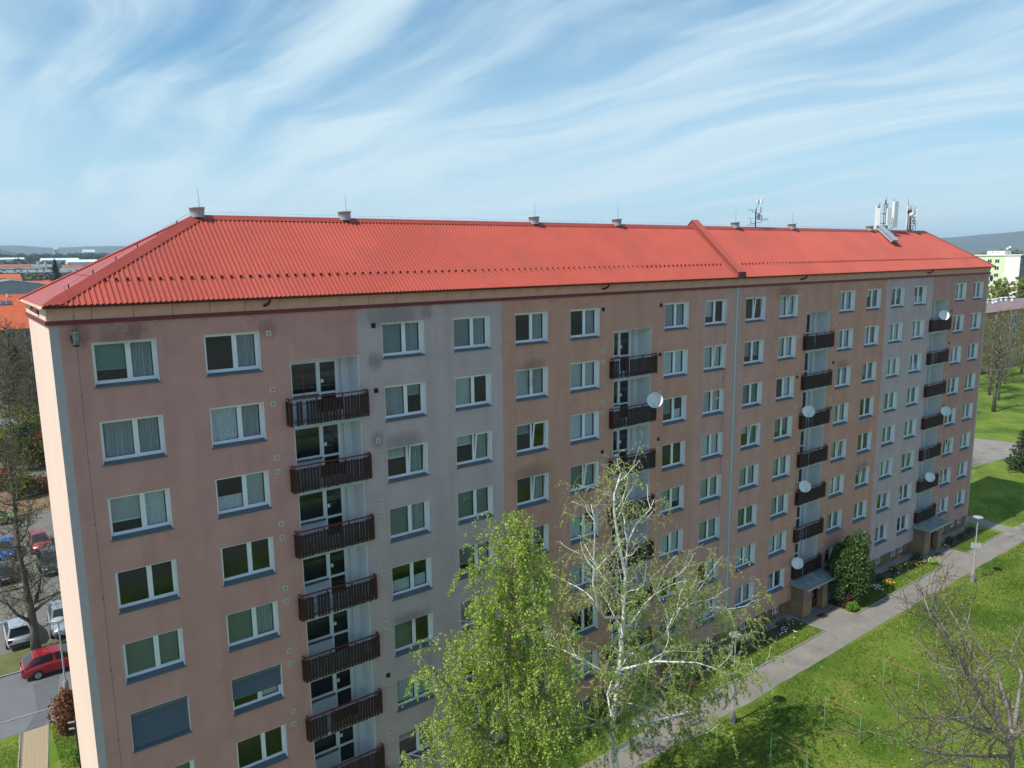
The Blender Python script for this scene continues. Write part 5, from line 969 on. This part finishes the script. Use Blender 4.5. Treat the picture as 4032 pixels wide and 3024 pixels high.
for x, t in ((5.6,.25),(8.2,.9),(2,.85)): MB().cyl(x,-.5+7.5*t,14.8+4.4*t-.1,14.8+4.4*t+.7,.16,8).build('vent_pipe', M_dish, r2_)
# grey hall and the town beyond
gable_house('grey_hall', 'large grey metal hall with low gable behind the red roofs', (22.6,338,0), 27, 30, 17.2, 2.1, M_wallg, M_rgrey, axis='y', cat='hall')[0]
lbk = empty('long_block', (57,686,0), 'long white apartment block with flat dark grey roof in the town at left', 'building'); MB().box(-18,20,0,40,0,17.6).build('wall', M_wallw, lbk); rf = MB().box(-19,21,-1,41,17.602,18.4).poly((-19,-1,18.42),(21,-1,18.42),(21,41,20.2),(-19,41,20.2)).build('roof', M_rgrey, lbk)
far_windows(lbk, 'x', -.04, list(np.arange(-16,19,3.4)), [14.6,11.6,8.6], 2.0, 1.6, -1)
for x in (-7,-2.5,8,13): MB().box(x,x+1.6,10,12,18.9,20.6).build('roof_box', M_wallg, rf)
TOWN = [('house with orange hip roof below the grey block at the left edge',(36,592,0),20,12,16.0,2.6,M_wallg,M_tileo),('small white house with red roof before the long grey block',(37,517,0),7,6,15.6,1.4,M_wallw,M_tilek),('row of orange roofs in front of the white town block',(47,530,0),36,12,12.6,2.2,M_wallw,M_tileo),('white house with flat red roof beside the tall spruce',(103,780,0),16,12,20.5,3.0,M_wallw,M_tilek),('brown-roofed long apartment house in mid town',(74,930,0),46,14,20.5,4.0,M_wallt,M_tilek),('grey concrete block behind the long white block',(60,812,0),44,14,20.6,.6,M_wallg,M_rgrey),('tan house by the twin chimneys in mid town',(88,862,0),20,12,21.5,2.6,M_wallt,M_rgrey),('pink house at far left edge of the town',(41,940,0),20,14,21,3.5,M_tilek,M_tilek),('white hall with bright roof at the right of the town',(208,1464,0),46,30,26,4,M_wallw,M_dish),('pale sheds beyond the white hall',(190,1590,0),60,30,30,3.5,M_wallw,M_dish),('white farm barn on the slope at far left',(128,1780,0),44,20,33,3,M_wallw,M_dish),('white tower on the far wooded slope',(322,2784,0),11,11,66,8,M_wallw,M_wallw),('white country house on the far wooded slope',(405,2720,0),34,20,56,8,M_wallw,M_wallw),
 ('brown-grey roofed house behind the tall spruce',(84,640,0),20,12,18.6,3.0,M_wallt,M_rgrey),('dark-roofed house left of the twin chimneys',(52,880,0),18,12,21.5,3.2,M_wallw,M_tilek)]
for l, loc, lx, ly, hw, hr, wm, rm in TOWN: gable_house('town_house', l, loc, lx, ly, hw, hr, wm, rm, 'houses of the town', rows=1 if loc[1] < 1000 else 0)
for i, x in enumerate((82.5,88.5)): tag(MB().box(x-1,x+1,850,852,0,27.5-i).build('chimney_stack', M_creamw), 'slim pale chimney in mid town, %s of two' % ('left' if i == 0 else 'right'), 'chimney', 'twin chimneys in the town')
# far-off woods as one mass, hills
def wood(name, spots, seed, m, ls, n, label):
    rng = np.random.default_rng(seed); C = []
    for (x, y, z, rx, rz) in spots: d = rng.normal(size=(n,3)); d /= np.linalg.norm(d,axis=1)[:,None]; d *= (.55+.5*rng.random(n))[:,None]; C.append(np.array([x,y,z])+d*np.array([rx,rx,rz]))
    o = ob(name, leaf_mesh(name, np.concatenate(C), ls, m, rng, 0, .7)); o['kind'] = 'stuff'; o['label'] = label; o['category'] = 'wood'
wq = random.Random(9); sp1 = []; sp2 = []; sp3 = []
for i in range(120):
    y = wq.uniform(560,1500); x = y*math.tan(R(wq.uniform(2.8,11.0)))-2; (sp1 if wq.random() < .5 else sp2).append((x, y, wq.uniform(4,9)+y*.008, wq.uniform(3,6), wq.uniform(4,8)))
for i in range(140): y = wq.uniform(1500,2700); x = y*math.tan(R(wq.uniform(2.5,11.5))); sp3.append((x, y, 22+(y-1500)*.020+wq.uniform(-4,2), wq.uniform(9,22), wq.uniform(6,10)))
wood('town_trees', sp1, 1, M_leafo, 1.1, 130, 'olive trees scattered between the houses of the far town'); wood('town_trees', sp2, 2, M_bark, 1.1, 130, 'leafless brown trees scattered between the houses of the far town'); wood('far_wood', sp3, 3, M_need, 2.6, 110, 'dark woods on the rising ground beyond the town')
sp4 = []
for i in range(90): a = wq.uniform(58,74); d = wq.uniform(420,1500); sp4.append((d*math.sin(R(a))-3, d*math.cos(R(a))-29, wq.uniform(8,16)+d*.004, wq.uniform(6,12), wq.uniform(7,10)))
wood('far_wood', sp4, 4, M_bark, 1.6, 110, 'brown leafless woods beyond the lime green block')
M_hill = mat('forest_hill', (.050,.062,.032), .95, col2=(.10,.095,.06), scale=.006, detail=10, bump=1.0, bscale=.03); M_hillr = mat('forest_hill_right', (.052,.064,.036), .95, col2=(.115,.105,.07), scale=.004, detail=10, bump=1.0, bscale=.02); M_field = mat('green_field', (.085,.14,.035), .95, col2=(.10,.115,.05), scale=.004, detail=6)
def hill(name, x0, x1, y0, y1, nx, ny, fn, m):
    V = []; F = []
    for j in range(ny+1):
        for i in range(nx+1): u, v = i/nx, j/ny; x, y = x0+(x1-x0)*u, y0+(y1-y0)*v; V.append((x, y, fn(u, v, x, y)))
    for j in range(ny):
        for i in range(nx): a = j*(nx+1)+i; F.append((a,a+1,a+nx+2,a+nx+1))
    me = np_mesh(name, V, F, m); o = ob(name, me); o['kind'] = 'structure'
hq = random.Random(4); ph = [hq.uniform(0,6) for _ in range(12)]
def rough(x, s): return sum(math.sin(x/(s/(1.9**k))+ph[k])*.55**k for k in range(6))
def sm(t): t = max(0,min(1,t)); return t*t*(3-2*t)
hill('far_ridge', -2500, 3800, 7200, 10200, 160, 12, lambda u,v,x,y: -5+sm(v*2.2)*sm((1-v)*4)*(185+9*rough(x,420)+3*rough(y+x,160)), M_hill)
hill('wooded_hill', -900, 1500, 2450, 3700, 120, 14, lambda u,v,x,y: -2+sm(v*1.6)*sm((1-v)*4)*(50+34*sm((420-x)/400)+4*rough(x,120)+4*rough(x*1.3+y,60)), M_hill)
hill('field_slope', -1200, 2500, 1450, 2600, 30, 10, lambda u,v,x,y: -1.5+sm(v)*40+1.2*rough(x,300), M_field)
hill('right_hill', 5200, 10500, -500, 7000, 20, 200, lambda u,v,x,y: -5+sm(u*2.0)*sm((1-u)*3)*(max(40,min(205,190-.075*(y-2800)))+5*rough(y,700)+3.5*rough(y*1.2+x,160)), M_hillr)
hill('right_field', 2200, 5600, 0, 4200, 20, 20, lambda u,v,x,y: -1+sm(u)*34, M_field)

# ------------------------------------------------------------------ air
HAZE = 1.0e-4
hz = MB().box(-2800, 10800, -1200, 10500, -6.5, 225).build('haze', None); hz['kind'] = 'stuff'; hz['label'] = 'thin bluish haze over the far hills'; hz['category'] = 'haze'
hm = bpy.data.materials.new('haze'); hm.use_nodes = True; N = hm.node_tree.nodes; N.remove(N['Principled BSDF']); pv = N.new('ShaderNodeVolumePrincipled'); pv.inputs['Color'].default_value = (.58,.80,1.0,1); pv.inputs['Density'].default_value = HAZE; pv.inputs['Anisotropy'].default_value = 0.1
hm.node_tree.links.new(pv.outputs[0], N['Material Output'].inputs['Volume']); hz.data.materials.append(hm)
